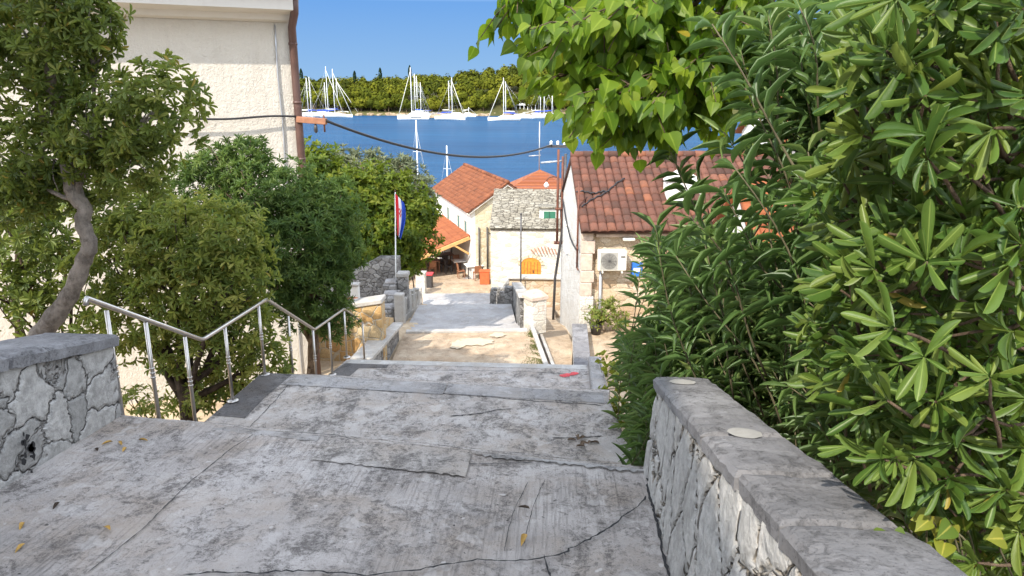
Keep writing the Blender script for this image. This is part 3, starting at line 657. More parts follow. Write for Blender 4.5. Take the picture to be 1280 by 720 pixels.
# kerb lines on the terrace
def bar(mb, a, b, w_, h, bev=.01):
    a = np.array(a, float); b = np.array(b, float); d = b - a; L_ = np.linalg.norm(d); u = d / L_; s = unit(np.cross([0, 0, 1], u)); w2 = np.cross(u, s)
    mb.box((a + b) / 2, (L_, w_, h), u, w2, bev)
mb = MB(); bar(mb, (-.02, 16.75, 8.26), (-.57, 20.95, 8.12), .12, .12); tag(mb.build('kerb', M['coping_pale']), kind='structure')
mb = MB(); bar(mb, (.22, 16.95, 7.97), (-.28, 20.9, 7.79), .10, .16); tag(mb.build('kerb', M['coping_pale']), kind='structure')
mb = MB(); bar(mb, (-4.15, 20.05, 8.10), (-.66, 20.39, 8.10), .2, .1); tag(mb.build('kerb', M['coping_pale']), kind='structure')

# ------------------------------------------------------------------ walls beside the stairs
def rough_slab(mb, c, s, u, wv, seed, amt=.012, sub=.07):
    """a stone slab with an uneven chipped outline"""
    c = np.asarray(c, float); u = unit(u); wv = unit(wv); v = np.cross(wv, u); rnd = random.Random(seed)
    nu = max(3, int(s[0] / sub)); nv = max(3, int(s[1] / sub)); a, b, d = [x / 2 for x in s]
    top = []; ring = []
    def jit(k): return (rnd.random() - .5) * 2 * amt * k
    for j in range(nv + 1):
        for i in range(nu + 1):
            edge = i in (0, nu) or j in (0, nv)
            x = -a + 2 * a * i / nu; y = -b + 2 * b * j / nv
            e = .012 if edge else 0
            if i == 0: x += e + abs(jit(1))
            if i == nu: x -= e + abs(jit(1))
            if j == 0: y += e + abs(jit(1))
            if j == nv: y -= e + abs(jit(1))
            top.append(c + u * x + v * y + wv * (d - (abs(jit(.9)) + .006 if edge else 0) + jit(.22)))
    w_ = nu + 1; F_ = [(j * w_ + i, j * w_ + i + 1, (j + 1) * w_ + i + 1, (j + 1) * w_ + i) for j in range(nv) for i in range(nu)]
    per = [(i, 0) for i in range(nu)] + [(nu, j) for j in range(nv)] + [(i, nv) for i in range(nu, 0, -1)] + [(0, j) for j in range(nv, 0, -1)]
    V_ = list(top); base = len(V_); m = len(per)
    for lvl, (dz, o) in enumerate(((d - .03, 0), (-d, .004))):
        for (i, j) in per:
            x = -a + 2 * a * i / nu; y = -b + 2 * b * j / nv
            V_.append(c + u * (x - o * np.sign(x) + jit(.4)) + v * (y - o * np.sign(y) + jit(.5)) + wv * (dz + jit(.3)))
    pi = [j * w_ + i for (i, j) in per]
    for k in range(m):
        k2 = (k + 1) % m; F_.append((pi[k2], pi[k], base + k, base + k2)); F_.append((base + k2, base + k, base + m + k, base + m + k2))
    mb.add(V_, F_)
# left wall
wl = thing('stone_wall', 'low grey rubble wall on the left with slab coping and a black paint smudge', 'wall', (-3.7, 3, 12.5))
def ltop(y): return 13.13 + .222 * (5.25 - y) - .09
mb = MB(); mb.grid((-3.44, -2, z0(-2) - .12), (-3.44, 5.26, 12.3), (-3.40, 5.26, ltop(5.26)), (-3.40, -2, ltop(-2)), 280, 44)
mb.grid((-3.44, 5.26, 11.2), (-3.92, 5.26, 11.2), (-3.92, 5.26, ltop(5.26)), (-3.40, 5.26, ltop(5.26)), 20, 70)
mb.build('wall_face', M['wall_left'], wl, True)
mb = MB(); P = [(-3.52, -2, 9.5), (-3.52, 5.19, 9.5), (-3.52, 5.19, ltop(5.19) - .01), (-3.52, -2, ltop(-2) - .01)]; mb.prism(P, (-.4, 0, 0)); mb.build('wall_core', M['stone_grey'], wl)
y = 5.30
for k, L_ in enumerate((1.15, .95, 1.2, 1.0, 1.3, 1.2)):
    ym = y - L_ / 2; sl_ = unit((0, 1, -.222)); mb = MB(); rough_slab(mb, (-3.655, ym, ltop(ym) + .048), (L_ - .012, .60, .10), sl_, np.cross(sl_, (-1, 0, 0)) * 1.0 if False else unit(np.cross((1, 0, 0), sl_)), k)
    mb.build('coping_stone', M['coping_grey'], wl, False); y -= L_
c = atY(35, 560, 4.26)
mb = MB()
for k in range(16):
    px, py = 36 + random.gauss(0, 6), 560 + random.gauss(0, 10); d = ray(px, py); q = CAM + d * (-3.405 / d[0]); s = random.uniform(.008, .03)
    mb.add([q + np.array([.012, math.cos(a) * s * random.uniform(.5, 1.2), math.sin(a) * s * 1.2 * random.uniform(.5, 1.2)]) for a in np.linspace(0, 6.28, 9)[:-1]], [tuple(range(8))])
mb.build('paint_smudge', M['crack'], wl)
# right wall
wr = thing('stone_wall', 'pale rough stone parapet sloping down on the right with broad grey coping slabs', 'wall', (.9, 2.5, 12.5))
def rtop(y): return 13.1 + .234 * (4.7 - y) - .075
mb = MB(); mb.grid((.66, 4.66, 12.25), (.60, -2, z0(-2) - .1), (.70, -2, rtop(-2)), (.735, 4.66, rtop(4.66)), 250, 60)
mb.grid((1.08, 4.66, 11.5), (.66, 4.66, 11.5), (.735, 4.66, rtop(4.66)), (1.05, 4.66, rtop(4.66)), 18, 60)
mb.build('wall_face', M['wall_right'], wr, True)
mb = MB(); mb.prism([(.79, -2, 10.5), (.79, -2, rtop(-2) - .01), (.79, 4.6, rtop(4.6) - .01), (.79, 4.6, 10.5)], (.27, 0, 0)); mb.build('wall_core', M['stone_grey'], wr)
y = 4.72
sl_ = unit((0, 1, -.234)); nw = unit(np.cross((1, 0, 0), sl_))
for k, L_ in enumerate((1.62, .60, .50, .95, 1.1, 1.2, .8)):
    ym = y - L_ / 2; mb = MB(); rough_slab(mb, (.885, ym, rtop(ym) + .038), (L_ - .010, .37 + .012 * (k % 2), .085), sl_, nw, 20 + k, .012)
    mb.build('coping_stone', M['coping_grey'], wr, False); y -= L_
for (px, py, a_, b_) in ((853, 477.5, .085, .10), (931, 541.5, .075, .10)):
    z = 13.2
    for _ in range(8): q = atZ(px, py, z); z = rtop(q[1]) + .084
    mb = MB(); n = 28; mb.add([q + np.array([1, 0, 0]) * math.cos(6.283 * k / n) * a_ * random.uniform(.93, 1.05) + sl_ * math.sin(6.283 * k / n) * b_ * random.uniform(.93, 1.05) + nw * .002 for k in range(n)] + [q + nw * .010], [(k, (k + 1) % n, n) for k in range(n)])
    mb.build('cement_dab', M['wall_patch'], wr, True)

# handrail: two-level stainless rail, zigzag
hr = thing('handrail', 'stainless steel handrail zigzagging down the left edge of the stairs on slim posts', 'handrail', (-3.5, 6, 11.7))
X = -3.5
R0 = np.array([X - .02, 5.12, 13.33]); d_ = ray(108, 373); R0 = CAM + d_ * ((X + .0) / d_[0])
def onX(px, py, x=X): d = ray(px, py); return CAM + d * (x / d[0])
rail = [onX(108, 373), onX(253, 425), onX(333, 374), onX(393, 412), onX(430, 386), onX(454, 404)]
mb = MB(); pr = [rail[0] + np.array([0, -.02, -.05])]
for i, p in enumerate(rail):
    if i in (0, len(rail) - 1): pr.append(p); continue
    a = unit(rail[i - 1] - p) * .06; b = unit(rail[i + 1] - p) * .06; pr += [p + a, p + (a + b) * .25, p + b]
mb.tube(pr, .0215, 12); mb.build('rail', M['steel'], hr, True)
posts = [((133, 388), 12.1), ((182, 403), 11.95), ((231, 421), 11.62), ((281, 409), 11.62), ((323, 382), 11.55), ((360, 395), 11.0), ((391, 413), 10.5), ((411, 403), 10.48), ((430, 389), 10.45), ((453, 404), 9.9)]
for (px, py), zb in posts:
    t_ = onX(px, py); mb = MB()
    mb.tube([(t_[0], t_[1], zb), (t_[0], t_[1], t_[2])], .018, 10)
    for zz in (.52, .56, .60): mb.tube([(t_[0], t_[1], lerp(zb, t_[2], zz) - .008), (t_[0], t_[1], lerp(zb, t_[2], zz) + .008)], .0235, 10)
    mb.tube([(t_[0], t_[1], t_[2] - .06), (t_[0], t_[1], t_[2] - .02)], [.018, .010], 10)
    po = mb.build('post', M['steel'], hr, True)
    mb = MB(); mb.lathe((t_[0], t_[1], zb), [(.065, 0), (.065, .006), (.05, .018), (.022, .026)], 16); mb.build('base_flange', M['steel'], po, True)

# lower terrace walls on the left
w = thing('terrace_wall', 'low ramped wall with a broad pale coping at the left edge of the sunny terrace', 'wall', (-4.1, 17.5, 8.2))
mb = MB(); mb.prism([(-4.12, 15.6, 7.4), (-4.12, 15.6, 8.95), (-4.22, 19.4, 8.47), (-4.22, 19.4, 7.4)], (-.34, 0, 0)); mb.build('wall_body', M['stone_grey'], w)
mb = MB(); bar(mb, (-4.24, 15.4, 9.02), (-4.36, 19.5, 8.53), .5, .1, .015); mb.build('coping_stone', M['coping_pale'], w)
w = thing('stone_wall', 'sunlit ochre rubble wall with a pale sloping coping beside the lower path', 'wall', (-4.9, 17, 8.3))
a, b = atY(425, 384, 17.2), atY(476, 376, 17.2)
mb = MB(); mb.prism([(a[0] - 1.2, 17.2, 7.6), (b[0], 17.2, 7.6), (b[0], 17.2, b[2] - .06), (a[0] - 1.2, 17.2, a[2] - .26)], (0, .4, 0)); mb.build('wall_body', M['stone_orange'], w)
mb = MB(); bar(mb, (a[0] - 1.2, 17.4, a[2] - .21), (b[0] + .03, 17.4, b[2] - .01), .5, .12, .02); mb.build('coping_stone', M['coping_pale'], w)
q1 = atY(474, 399, 17.6); q2 = atY(492, 397, 19.6); mb = MB(); mb.prism([(q1[0] - .05, 17.6, 7.6), (q2[0], 19.6, 7.6), (q2[0], 19.6, q2[2]), (q1[0] - .05, 17.6, q1[2])], (-.25, .05, 0)); mb.build('return_wall', M['stone_orange'], w)
w = thing('stone_wall', 'tall grey rubble wall below the flagpole with stones jutting from its stepped end', 'wall', (-6.5, 25.6, 7.4))
a, b = atY(440, 340, 25.6), atY(472, 323, 25.6); c_ = atY(497, 323, 25.6)
mb = MB(); mb.prism([(a[0] - 2, 25.6, 6), (c_[0], 25.6, 6), (c_[0], 25.6, c_[2]), (b[0], 25.6, b[2]), (a[0], 25.6, a[2]), (a[0] - 2, 25.6, a[2] - .3)], (0, .5, 0)); mb.build('wall_body', M['stone_grey'], w)
for k, (px, py, Y_) in enumerate(((490, 354, 24.6), (489, 369, 23.6), (484, 386, 22.7))):
    q = atY(px, py, Y_); mb = MB(); mb.box((q[0] - .1, q[1] + .4, q[2] - 1.05), (.5, 1.0, 2.0), bev=.04); mb.build('wall_step', M['stone_grey'], w)
    mb = MB(); mb.box((q[0] - .1, q[1] + .3, q[2] - .02), (.42, .5, .09), (1, .15, 0), bev=.03); mb.build('coping_stone', M['edge_stone'], w)
q = atY(504, 352, 24.9)
w = thing('gate_pillar', 'square grey stone pillar with a worn cap at the left of the lower stairs', 'pillar', (q[0], 24.9, 7.2))
mb = MB(); mb.box((q[0], 24.9, 7.9), (.34, .36, 1.2), bev=.02); mb.build('shaft', M['stone_grey'], w)
mb = MB(); mb.box((q[0], 24.9, 8.58), (.42, .44, .16), bev=.03); mb.build('cap', M['coping_pale'], w)
q = atY(455, 362, 22.5); w = thing('gate_pillar', 'small white painted post half hidden under the dark bush beside the grey wall', 'pillar', (q[0] - .4, 22.5, 7))
mb = MB(); mb.box((q[0] - .3, 22.5, 8.0), (.26, .26, 1.6), bev=.02); mb.build('shaft', M['plaster_white'], w); mb = MB(); mb.box((q[0] - .3, 22.5, 8.84), (.32, .32, .08), bev=.015); mb.build('cap', M['coping_pale'], w)
# balustrades of the lower flight
def balustrade(label, p0, p1, za, zb, n, mat, h=.85):
    w = thing('balustrade', label, 'balustrade', (p0[0], p0[1], za)); p0 = np.array([*p0, za], float); p1 = np.array([*p1, zb], float)
    for k in range(n):
        s = k / (n - 1); q = p0 + (p1 - p0) * s; hh = h + (.18 if k % 5 == 0 else 0)
        mb = MB(); mb.box(q + np.array([0, 0, hh / 2 - .25]), (.2 if k % 5 else .3, .17 if k % 5 else .3, hh + .5), (1, .1 * math.sin(k), 0), (.03 * math.sin(k * 3), 0, 1), .02); mb.build('baluster', mat, w)
    mb = MB(); bar(mb, p0 + np.array([0, 0, h * .84]), p1 + np.array([0, 0, h * .84]), .13, .09, .01); mb.build('rail', M['coping_pale'], w)
    mb = MB(); bar(mb, p0 + np.array([0, 0, .05]), p1 + np.array([0, 0, .05]), .24, .35, .01); mb.build('plinth', mat, w)
    return w
balustrade('pale stone baluster row down the left side of the lower flight by the grey pillar', (-4.85, 22.6), (-6.75, 36.2), 7.5, 3.95, 21, M['coping_pale'])
balustrade('weathered stone baluster row down the right side of the lower flight, below the arched door', (-1.55, 26.4), (-3.0, 36.2), 6.75, 3.95, 14, M['stone_grey'])
w = thing('parapet_wall', 'rubble parapet running from the white pillar down towards the arched door', 'wall', (-1, 23, 7.5))
mb = MB(); mb.prism([(-.92, 21.6, 6.4), (-.92, 21.6, 8.75), (-1.4, 26.3, 7.85), (-1.4, 26.3, 5.8)], (.28, .03, 0)); mb.build('wall_body', M['stone_grey'], w)
mb = MB(); bar(mb, (-.78, 21.5, 8.8), (-1.26, 26.4, 7.9), .36, .09, .015); mb.build('coping_stone', M['coping_pale'], w)
# white pillar with sloping stone cap
th = R(33); u_ = np.array([math.cos(th), math.sin(th), 0]); pc = np.array([-.45, 20.9, 8.0])
w = thing('gate_pillar', 'sunlit whitewashed square pillar with a lichen-stained stone cap at the terrace corner', 'pillar', pc)
mb = MB(); mb.box(pc + np.array([0, 0, .42]), (.5, .5, 1.04), u_, bev=.02); mb.build('shaft', M['stone_white'], w)
mb = MB(); hs = .285; c8 = [pc + u_ * i * hs + np.cross((0, 0, 1), u_) * j * hs for (i, j) in ((-1, -1), (1, -1), (1, 1), (-1, 1))]
lo = [p + np.array([0, 0, .942]) for p in c8]; mi = [p + np.array([0, 0, 1.03]) for p in c8]; hi = [pc + (p - pc) * .55 + np.array([0, 0, 1.17]) for p in c8]
mb.add(lo + mi + hi, [(3, 2, 1, 0)] + [(i, (i + 1) % 4, 4 + (i + 1) % 4, 4 + i) for i in range(4)] + [(4 + i, 4 + (i + 1) % 4, 8 + (i + 1) % 4, 8 + i) for i in range(4)] + [(8, 9, 10, 11)]); mb.build('cap', M['quoin'], w)
for dz in (.60, .76):
    mb = MB(); mb.box(pc + np.array([0, 0, dz]) - np.cross((0, 0, 1), u_) * .252 + u_ * .05, (.24, .012, .02), u_); mb.build('joint', M['quoin'], w)
for dx in (-.04, .12):
    mb = MB(); mb.box(pc + np.array([0, 0, .68]) - np.cross((0, 0, 1), u_) * .2525 + u_ * dx, (.018, .012, .17), u_); mb.build('joint', M['quoin'], w)
# grey kerb wall in front of the stone house
w = thing('kerb_wall', 'narrow grey slab-topped kerb wall leading to the corner of the stone house', 'wall', (.8, 18.5, 7.8))
mb = MB(); mb.prism([(.6, 16.4, 7.2), (.6, 16.4, 8.28), (.66, 20.6, 8.2), (.66, 20.6, 7.2)], (.36, 0, 0)); mb.build('wall_body', M['plaster_gable'], w)
for k in range(5):
    ya = 16.4 + k * .84; mb = MB(); bar(mb, (.80 + .012 * k, ya + .01, 8.32 - .017 * k), (.81 + .012 * k, ya + .83, 8.30 - .017 * k), .43, .08, .01); mb.build('coping_stone', M['coping_grey'], w)
w = thing('kerb_wall', 'short grey kerb edging the lowest shaded landing at its right, next to creeping weeds', 'wall', (.75, 10.8, 10.5))
mb = MB(); bar(mb, (.74, 10.1, 10.5), (.76, 11.8, 10.44), .22, .26, .02); mb.build('kerb_stone', M['edge_stone'], w)

# ------------------------------------------------------------------ houses
def tiled(mb, o, u, v, width, length, period=.24, course=.36, rr=.065, jit=.012):
    """barrel tiles: o eave corner, u along the eave, v up the slope"""
    o = np.asarray(o, float); u = unit(u); v = unit(v); n = np.cross(u, v); nc = int(round(length / course)); npd = int(round(width / period)); pw = width / npd; cl = length / nc
    for k in range(nc):
        for c in range(npd):
            mb.cur = min(1, max(0, random.gauss(.45, .22))); V_ = []; off = random.uniform(-jit, jit); y0 = k * cl - .05 + off; y1 = (k + 1) * cl
            for (yy, lift, sc) in ((y0, .0, .6), (y0, .03, 1.08), (y1, .0, .92)):
                for q in range(7):
                    s = q / 6; a = math.pi * s; xx = (c + .5) * pw - math.cos(a) * pw * .5 * .98; hh = rr * math.sin(a) ** .8 * sc
                    V_.append(o + u * xx + v * yy + n * (hh + lift + (.0 if sc != .6 else -.01)))
            mb.add(V_, [(r * 7 + q, r * 7 + q + 1, (r + 1) * 7 + q + 1, (r + 1) * 7 + q) for r in range(2) for q in range(6)])
    mb.cur = .5
def roof_plane(root, o, u, v, width, length, mat, thick=.1, name='roof', **kw):
    mb = MB(); o = np.asarray(o, float); u = unit(u); v = unit(v); n = np.cross(u, v)
    mb.cur = .1; mb.prism([o - n * .01, o + u * width - n * .01, o + u * width + v * length - n * .01, o + v * length - n * .01], -n * thick)
    tiled(mb, o, u, v, width, length, **kw); return mb.build(name, mat, root, True)
def ridge(root, a, b, mat, r=.12, par=None):
    mb = MB(); a = np.asarray(a, float); b = np.asarray(b, float); L_ = np.linalg.norm(b - a); m = max(2, int(L_ / .4)); d = (b - a) / L_
    for k in range(m):
        mb.cur = random.random(); p = a + d * (k * L_ / m); q = a + d * ((k + 1.12) * L_ / m); mb.tube([p, q], [r * 1.08, r * .95], 10)
    return mb.build('ridge_tiles', mat, root, True)
def window(root, c, u, n, w_, h, kind='shutter', col='green_paint', frame='stone_trim', fr=.09):
    """frame with shutters or panes; c centre on the wall face, u along the wall, n outwards"""
    c = np.asarray(c, float); u = unit(u); n = unit(n); up = np.array([0, 0, 1.0])
    mb = MB()
    for s in (-1, 1):
        mb.box(c + u * s * (w_ / 2 + fr / 2) + n * .02, (fr, .12, h), u); mb.box(c + up * s * (h / 2 + fr / 2) + n * .025, (w_ + 2 * fr + .06, .13, fr), u)
    f = mb.build('window', M[frame], root)
    if kind == 'shutter':
        for s in (-1, 1):
            mb = MB(); mb.box(c + u * s * w_ / 4 + n * .012, (w_ / 2 - .01, .05, h - .01), u)
            for k in range(int(h / .09)): mb.box(c + u * s * w_ / 4 + n * .04 + up * (-h / 2 + .06 + k * .09), (w_ / 2 - .09, .015, .05), u, unit(up + n * .5))
            mb.build('shutter', M[col], f)
    else:
        mb = MB(); mb.box(c - n * .01, (w_, .03, h), u); mb.build('pane', M['glass_dark'], f)
    return f

# --- big cream house on the left
cr = np.array([-5.59, 16.2, 0]); fd = unit((-.857, -.515, 0)); fn = np.array([.515, -.857, 0]); bk = -fn
hl = thing('plastered_house', 'tall cream rendered house wall with an overhanging white cornice and brown downpipe', 'house', (-10, 19, 8))
mb = MB(); mb.prism([cr + [0, 0, 6], cr + fd * 12 + [0, 0, 6], cr + fd * 12 + [0, 0, 16.55], cr + [0, 0, 16.55]], bk * 4.5); mb.build('wall', M['plaster_cream'], hl)
mb = MB(); o = cr - fd * .22 + fn * .55
prof = [(0, 16.78), (-.10, 16.92), (-.10, 17.12), (.05, 17.16), (.05, 17.4)]
mb.prism([cr - fd * .0 + fn * .02 + [0, 0, 16.25], cr + fn * .14 + [0, 0, 16.29], cr + fn * .2 + [0, 0, 16.40], cr + fn * .55 + [0, 0, 16.46], cr + fn * .59 + [0, 0, 16.80], cr + fn * .02 + [0, 0, 16.80]], fd * 12); mb.build('cornice', M['soffit'], hl)
rf = MB(); rf.prism([cr - fd * .25 + fn * .8 + [0, 0, 16.81], cr - fd * .25 + bk * 2.4 + [0, 0, 18.1], cr - fd * .25 + bk * 5 + [0, 0, 16.42], cr - fd * .25 + bk * 4.9 + [0, 0, 16.55], cr - fd * .25 + bk * 2.4 + [0, 0, 18.0]], fd * 12.4); rf.build('roof', M['tile_red'], hl)
pp_ = cr - fd * -.02 + fn * .09
mb = MB(); mb.tube([cr + fn * .5 + [0, 0, 16.7] - fd * .05, cr + fn * .42 + [0, 0, 16.42] - fd * .05, cr + fn * .12 + [0, 0, 16.15] - fd * .04, cr + fn * .10 + [0, 0, 15] - fd * .04, cr + fn * .10 + [0, 0, 7] - fd * .04], .085, 10)
for z in (15.8, 14.6, 13.4, 12.2, 10.5): mb.tube([cr + fn * .10 + [0, 0, z] - fd * .04, cr + fn * .10 + [0, 0, z + .05] - fd * .04], .098, 10)
mb.build('downpipe', M['pipe_brown'], hl, True)
mb = MB(); mb.tube([cr + fn * .03 + [0, 0, z] + fd * (.30 + .012 * math.sin(z * 3)) for z in np.linspace(16.2, 8, 18)], .018, 6); mb.build('conduit', M['pale_metal'], hl, True)

# --- near stone house on the right
gd = unit((-.078, .997, 0)); ud = np.array([.997, .078, 0])
h0 = np.array([.88, 21.0, 0]); LG, LF = 6.4, 7.2; ze, zr = 11.12, 12.72
hs = thing('stone_house', 'old stone house with a whitewashed gable, brown barrel tile roof and an air conditioner', 'house', (3, 23, 7.5))
ridge_p = h0 + gd * LG / 2
mb = MB(); mb.prism([h0 + [0, 0, 5], h0 + gd * LG + [0, 0, 5], h0 + gd * LG + [0, 0, ze], ridge_p + [0, 0, zr], h0 + [0, 0, ze]], ud * .3); mb.build('gable_wall', M['stone_gable_lit'], hs)
mb = MB(); mb.prism([h0 + ud * .3 + gd * .18 + [0, 0, 5], h0 + ud * .3 + gd * LG + [0, 0, 5], h0 + ud * .3 + gd * LG + [0, 0, ze], ridge_p + ud * .3 + [0, 0, zr - .02], h0 + ud * .3 + gd * .18 + [0, 0, ze + .1]], ud * (LF - .3)); mb.build('front_wall', M['stone_house'], hs)
# quoins
z = 7.3; k = 0
while z < ze - .1:
    hh = (.42, .36, .5, .4)[k % 4]; hh = min(hh, ze - .02 - z); mb = MB(); wq = .40 if k % 2 else .34
    mb.box(h0 + ud * (wq / 2 - .012) + gd * (.09 - .015) + [0, 0, z + hh / 2], (wq, .2, hh - .015), ud, bev=.015); mb.build('quoin', M['quoin'] if z > 8.6 else M['stone_white'], hs); z += hh; k += 1
mb = MB(); mb.box(h0 + ud * 2.2 + gd * .1 + [0, 0, ze - .12], (3.6, .30, .2), ud, bev=.02); mb.build('lintel_band', M['stone_trim'], hs)
mb = MB(); mb.box(h0 + ud * 2.2 + gd * .09 + [0, 0, ze - .32], (3.6, .22, .1), ud, bev=.02); mb.build('lintel_band', M['quoin'], hs)
mb = MB(); mb.box(h0 + ud * 1.35 + gd * .02 + [0, 0, ze - .42], (.35, .3, .09), ud, bev=.02); mb.build('corbel', M['stone_trim'], hs)
sv = unit(gd * (LG / 2) + np.array([0, 0, zr - ze])); so_ = h0 - ud * .06 - sv * .32 + np.array([0, 0, ze + .02]) + [0, 0, .0]
slen = np.linalg.norm([LG / 2, zr - ze]) + .32
roof_plane(hs, so_, ud, sv, LF + .1, slen, M['tile_old'], .09, period=.25, course=.36, rr=.075)
sv2 = unit(-gd * (LG / 2) + np.array([0, 0, zr - ze])); roof_plane(hs, h0 + gd * LG + ud * (LF + .04) + [0, 0, ze + .02] - sv2 * .25, -ud, sv2, LF + .1, slen - .1, M['tile_old'], .09, period=.25)
ridge(hs, ridge_p - ud * .05 + [0, 0, zr + .09], ridge_p + ud * LF + [0, 0, zr + .09], M['tile_old'])
# gable rust pipe, vent shutter
mb = MB(); q = h0 - ud * .06 + gd * .55
mb.tube([q + [0, 0, 9.7], q + [0, 0, 11.9 + .4]], .03, 8); mb.tube([q + [0, 0, 10.35] + gd * .25, q + [0, 0, 10.35] - gd * .25 - ud * .02], .025, 8); mb.tube([q + [0, 0, 9.72], q + [0, 0, 9.72] - gd * .3], .025, 8); mb.build('drain_pipe', M['rust'], hs, True)
window(hs, h0 + gd * 4.2 + [0, 0, 9.9], gd, -ud, .5, .9, 'shutter', 'rust', 'plaster_gable', .05)
mb = MB(); q = h0 + ud * .60 + gd * .14; mb.tube([q + [0, 0, 7.4], q + [0, 0, 9.85]], .05, 10); mb.build('downpipe', M['pale_metal'], hs, True)
# cable sagging on the gable
mb = MB(); pa = h0 - ud * .05 + gd * 5.6 + np.array([0, 0, 11.0]); pb = h0 - ud * .05 + gd * .8 + np.array([0, 0, 10.2])
mb.tube([pa + (pb - pa) * s + np.array([0, 0, -.35 * math.sin(math.pi * s)]) for s in np.linspace(0, 1, 14)], .025, 6); mb.build('wall_cable', M['black'], hs, True)
# cable lying over the tiles
mb = MB(); rn = np.cross(ud, sv)
for (a0, b0, a1, b1) in ((.1, 1.0, 1.55, 2.45), (.0, 1.75, 1.0, 1.75)):
    mb.tube([so_ + ud * lerp(a0, a1, s) + sv * (lerp(b0, b1, s) + .05 * math.sin(s * 9)) + rn * (.115 + .02 * math.sin(s * 40)) for s in np.linspace(0, 1, 40)], .022, 6)
mb.build('roof_cable', M['black'], hs, True)
# air conditioner
ac = h0 + ud * .86 - gd * .17 + np.array([0, 0, 10.12])
aw, ad, ah = .82, .30, .60
w = thing('air_conditioner', 'white outdoor air conditioning unit hung on the front of the stone house', 'air conditioner', ac)
mb = MB(); mb.box(ac, (aw, ad, ah), ud, bev=.025); mb.build('casing', M['off_white'], w)
mb = MB(); fc = ac - gd * (ad / 2 + .004) - ud * .1
mb.box(fc, (.50, .012, .50), ud); mb.build('panel', M['grille'], w)
mb = MB(); ang = np.linspace(0, 2 * math.pi, 33)
for rr_ in (.22, .175, .13, .085, .04): mb.tube([fc - gd * .02 + ud * rr_ * math.cos(a) + np.array([0, 0, rr_ * math.sin(a)]) for a in ang], .005, 5, False)
for a in np.linspace(0, math.pi, 7)[:-1]: mb.tube([fc - gd * .022 - ud * .22 * math.cos(a) - np.array([0, 0, .22 * math.sin(a)]), fc - gd * .022 + ud * .22 * math.cos(a) + np.array([0, 0, .22 * math.sin(a)])], .004, 5)
mb.build('fan_grille', M['dark_metal'], w, True)
mb = MB(); mb.box(ac - gd * (ad / 2 + .003) + ud * .30 + [0, 0, .12], (.13, .01, .04), ud); mb.build('badge', M['dark_metal'], w)
for s in (-1, 1):
    mb = MB(); mb.box(ac + ud * s * .28 + gd * .02 + [0, 0, -ah / 2 - .03], (.04, .42, .05), ud); mb.build('bracket', M['off_white'], w)
# blue panel
q = h0 + ud * 1.66 + gd * .15 + np.array([0, 0, 9.75]); w = thing('wall_panel', 'small bright blue panel fixed to the stone front right of the air conditioner', 'panel', q)
mb = MB(); mb.box(q, (.32, .06, .42), ud, bev=.01); mb.build('board', M['blue_panel'], w); mb = MB(); mb.box(q - gd * .034, (.2, .012, .1), ud); mb.build('plate', M['white_paint'], w)
# chimneys and the white dormer block on the roof's right part
for (px, py, ww, hh, lab) in ((847, 262, .75, 1.3, 'white plastered chimney block at the right end of the brown tiled roof'), (868, 262, .5, 1.05, 'lower white plastered chimney block behind the oleander twigs')):
    q = atY(px, py, 22.2 if ww > .6 else 22.6); w = thing('chimney', lab, 'chimney', q, 'white chimney blocks on the brown roof'); mb = MB(); mb.box(q + [0, .2, .2], (ww, .6, hh), ud, bev=.02); mb.build('stack', M['plaster_white'], w); mb = MB(); mb.prism([q + ud * -ww * .55 + [0, -.15, hh / 2 + .2], q + ud * ww * .55 + [0, -.15, hh / 2 + .2], q + [0, -.15, hh / 2 + .48]], (0, .7, 0)); mb.build('cap', M['plaster_white'], w)

# --- utility pole at the far gable corner, street lamp, aerial, cable
pq = h0 + gd * 6.0 - ud * .20
up_ = thing('utility_pole', 'rusty double pipe pole with an insulator crossarm at the back corner of the gable', 'pole', (pq[0], pq[1], 6.3))
mb = MB(); mb.tube([(pq[0], pq[1], 9.3), (pq[0], pq[1], 12.75)], .045, 8); mb.tube([(pq[0] + .16, pq[1] + .02, 9.35), (pq[0] + .16, pq[1] + .02, 12.5)], .04, 8); mb.box((pq[0] + .06, pq[1], 9.33), (.34, .1, .1)); mb.box((pq[0] + .06, pq[1], 10.6), (.3, .08, .06)); mb.build('pole_shaft', M['rust'], up_, True)
mb = MB(); mb.tube([(pq[0] + .26, pq[1] - .02, 12.6), (pq[0] + .22, pq[1] - .02, 10), (pq[0] - .05, pq[1] - .05, 8), (pq[0] - .1, pq[1] - .05, 6.2)], .05, 8); mb.build('cable_conduit', M['dark_metal'], up_, True)
ct = atY(693, 183, pq[1]); mb = MB(); mb.box((ct[0] + .1, pq[1], ct[2]), (.75, .08, .09)); mb.build('crossarm', M['dark_metal'], up_)
for dx in (-.22, .02, .26):
    mb = MB(); mb.lathe((ct[0] + .1 + dx, pq[1], ct[2] + .05), [(.03, 0), (.06, .03), (.035, .07), (.055, .11), (.02, .15)], 10); mb.build('insulator', M['white_paint'], up_, True)
mb = MB(); lp = atY(683, 229, pq[1])
lm = thing('street_lamp', 'small white street lamp on a curved bracket off the rusty pole', 'street lamp', lp)
mb.tube([(pq[0], pq[1], lp[2] + .22), (lp[0] + .25, lp[1], lp[2] + .24), (lp[0] + .08, lp[1], lp[2] + .2), (lp[0], lp[1], lp[2] + .08)], .022, 8); mb.build('bracket', M['rust'], lm, True)
mb = MB(); mb.lathe((lp[0], lp[1], lp[2] - .16), [(.02, .0), (.06, .01), (.08, .06), (.10, .10), (.05, .16), (.025, .2)], 14); mb.build('lamp_shade', M['white_paint'], lm, True)
an = atY(686, 203, pq[1]); w = thing('aerial', 'grey horizontal television aerial bar clamped to the rusty pole', 'aerial', an)
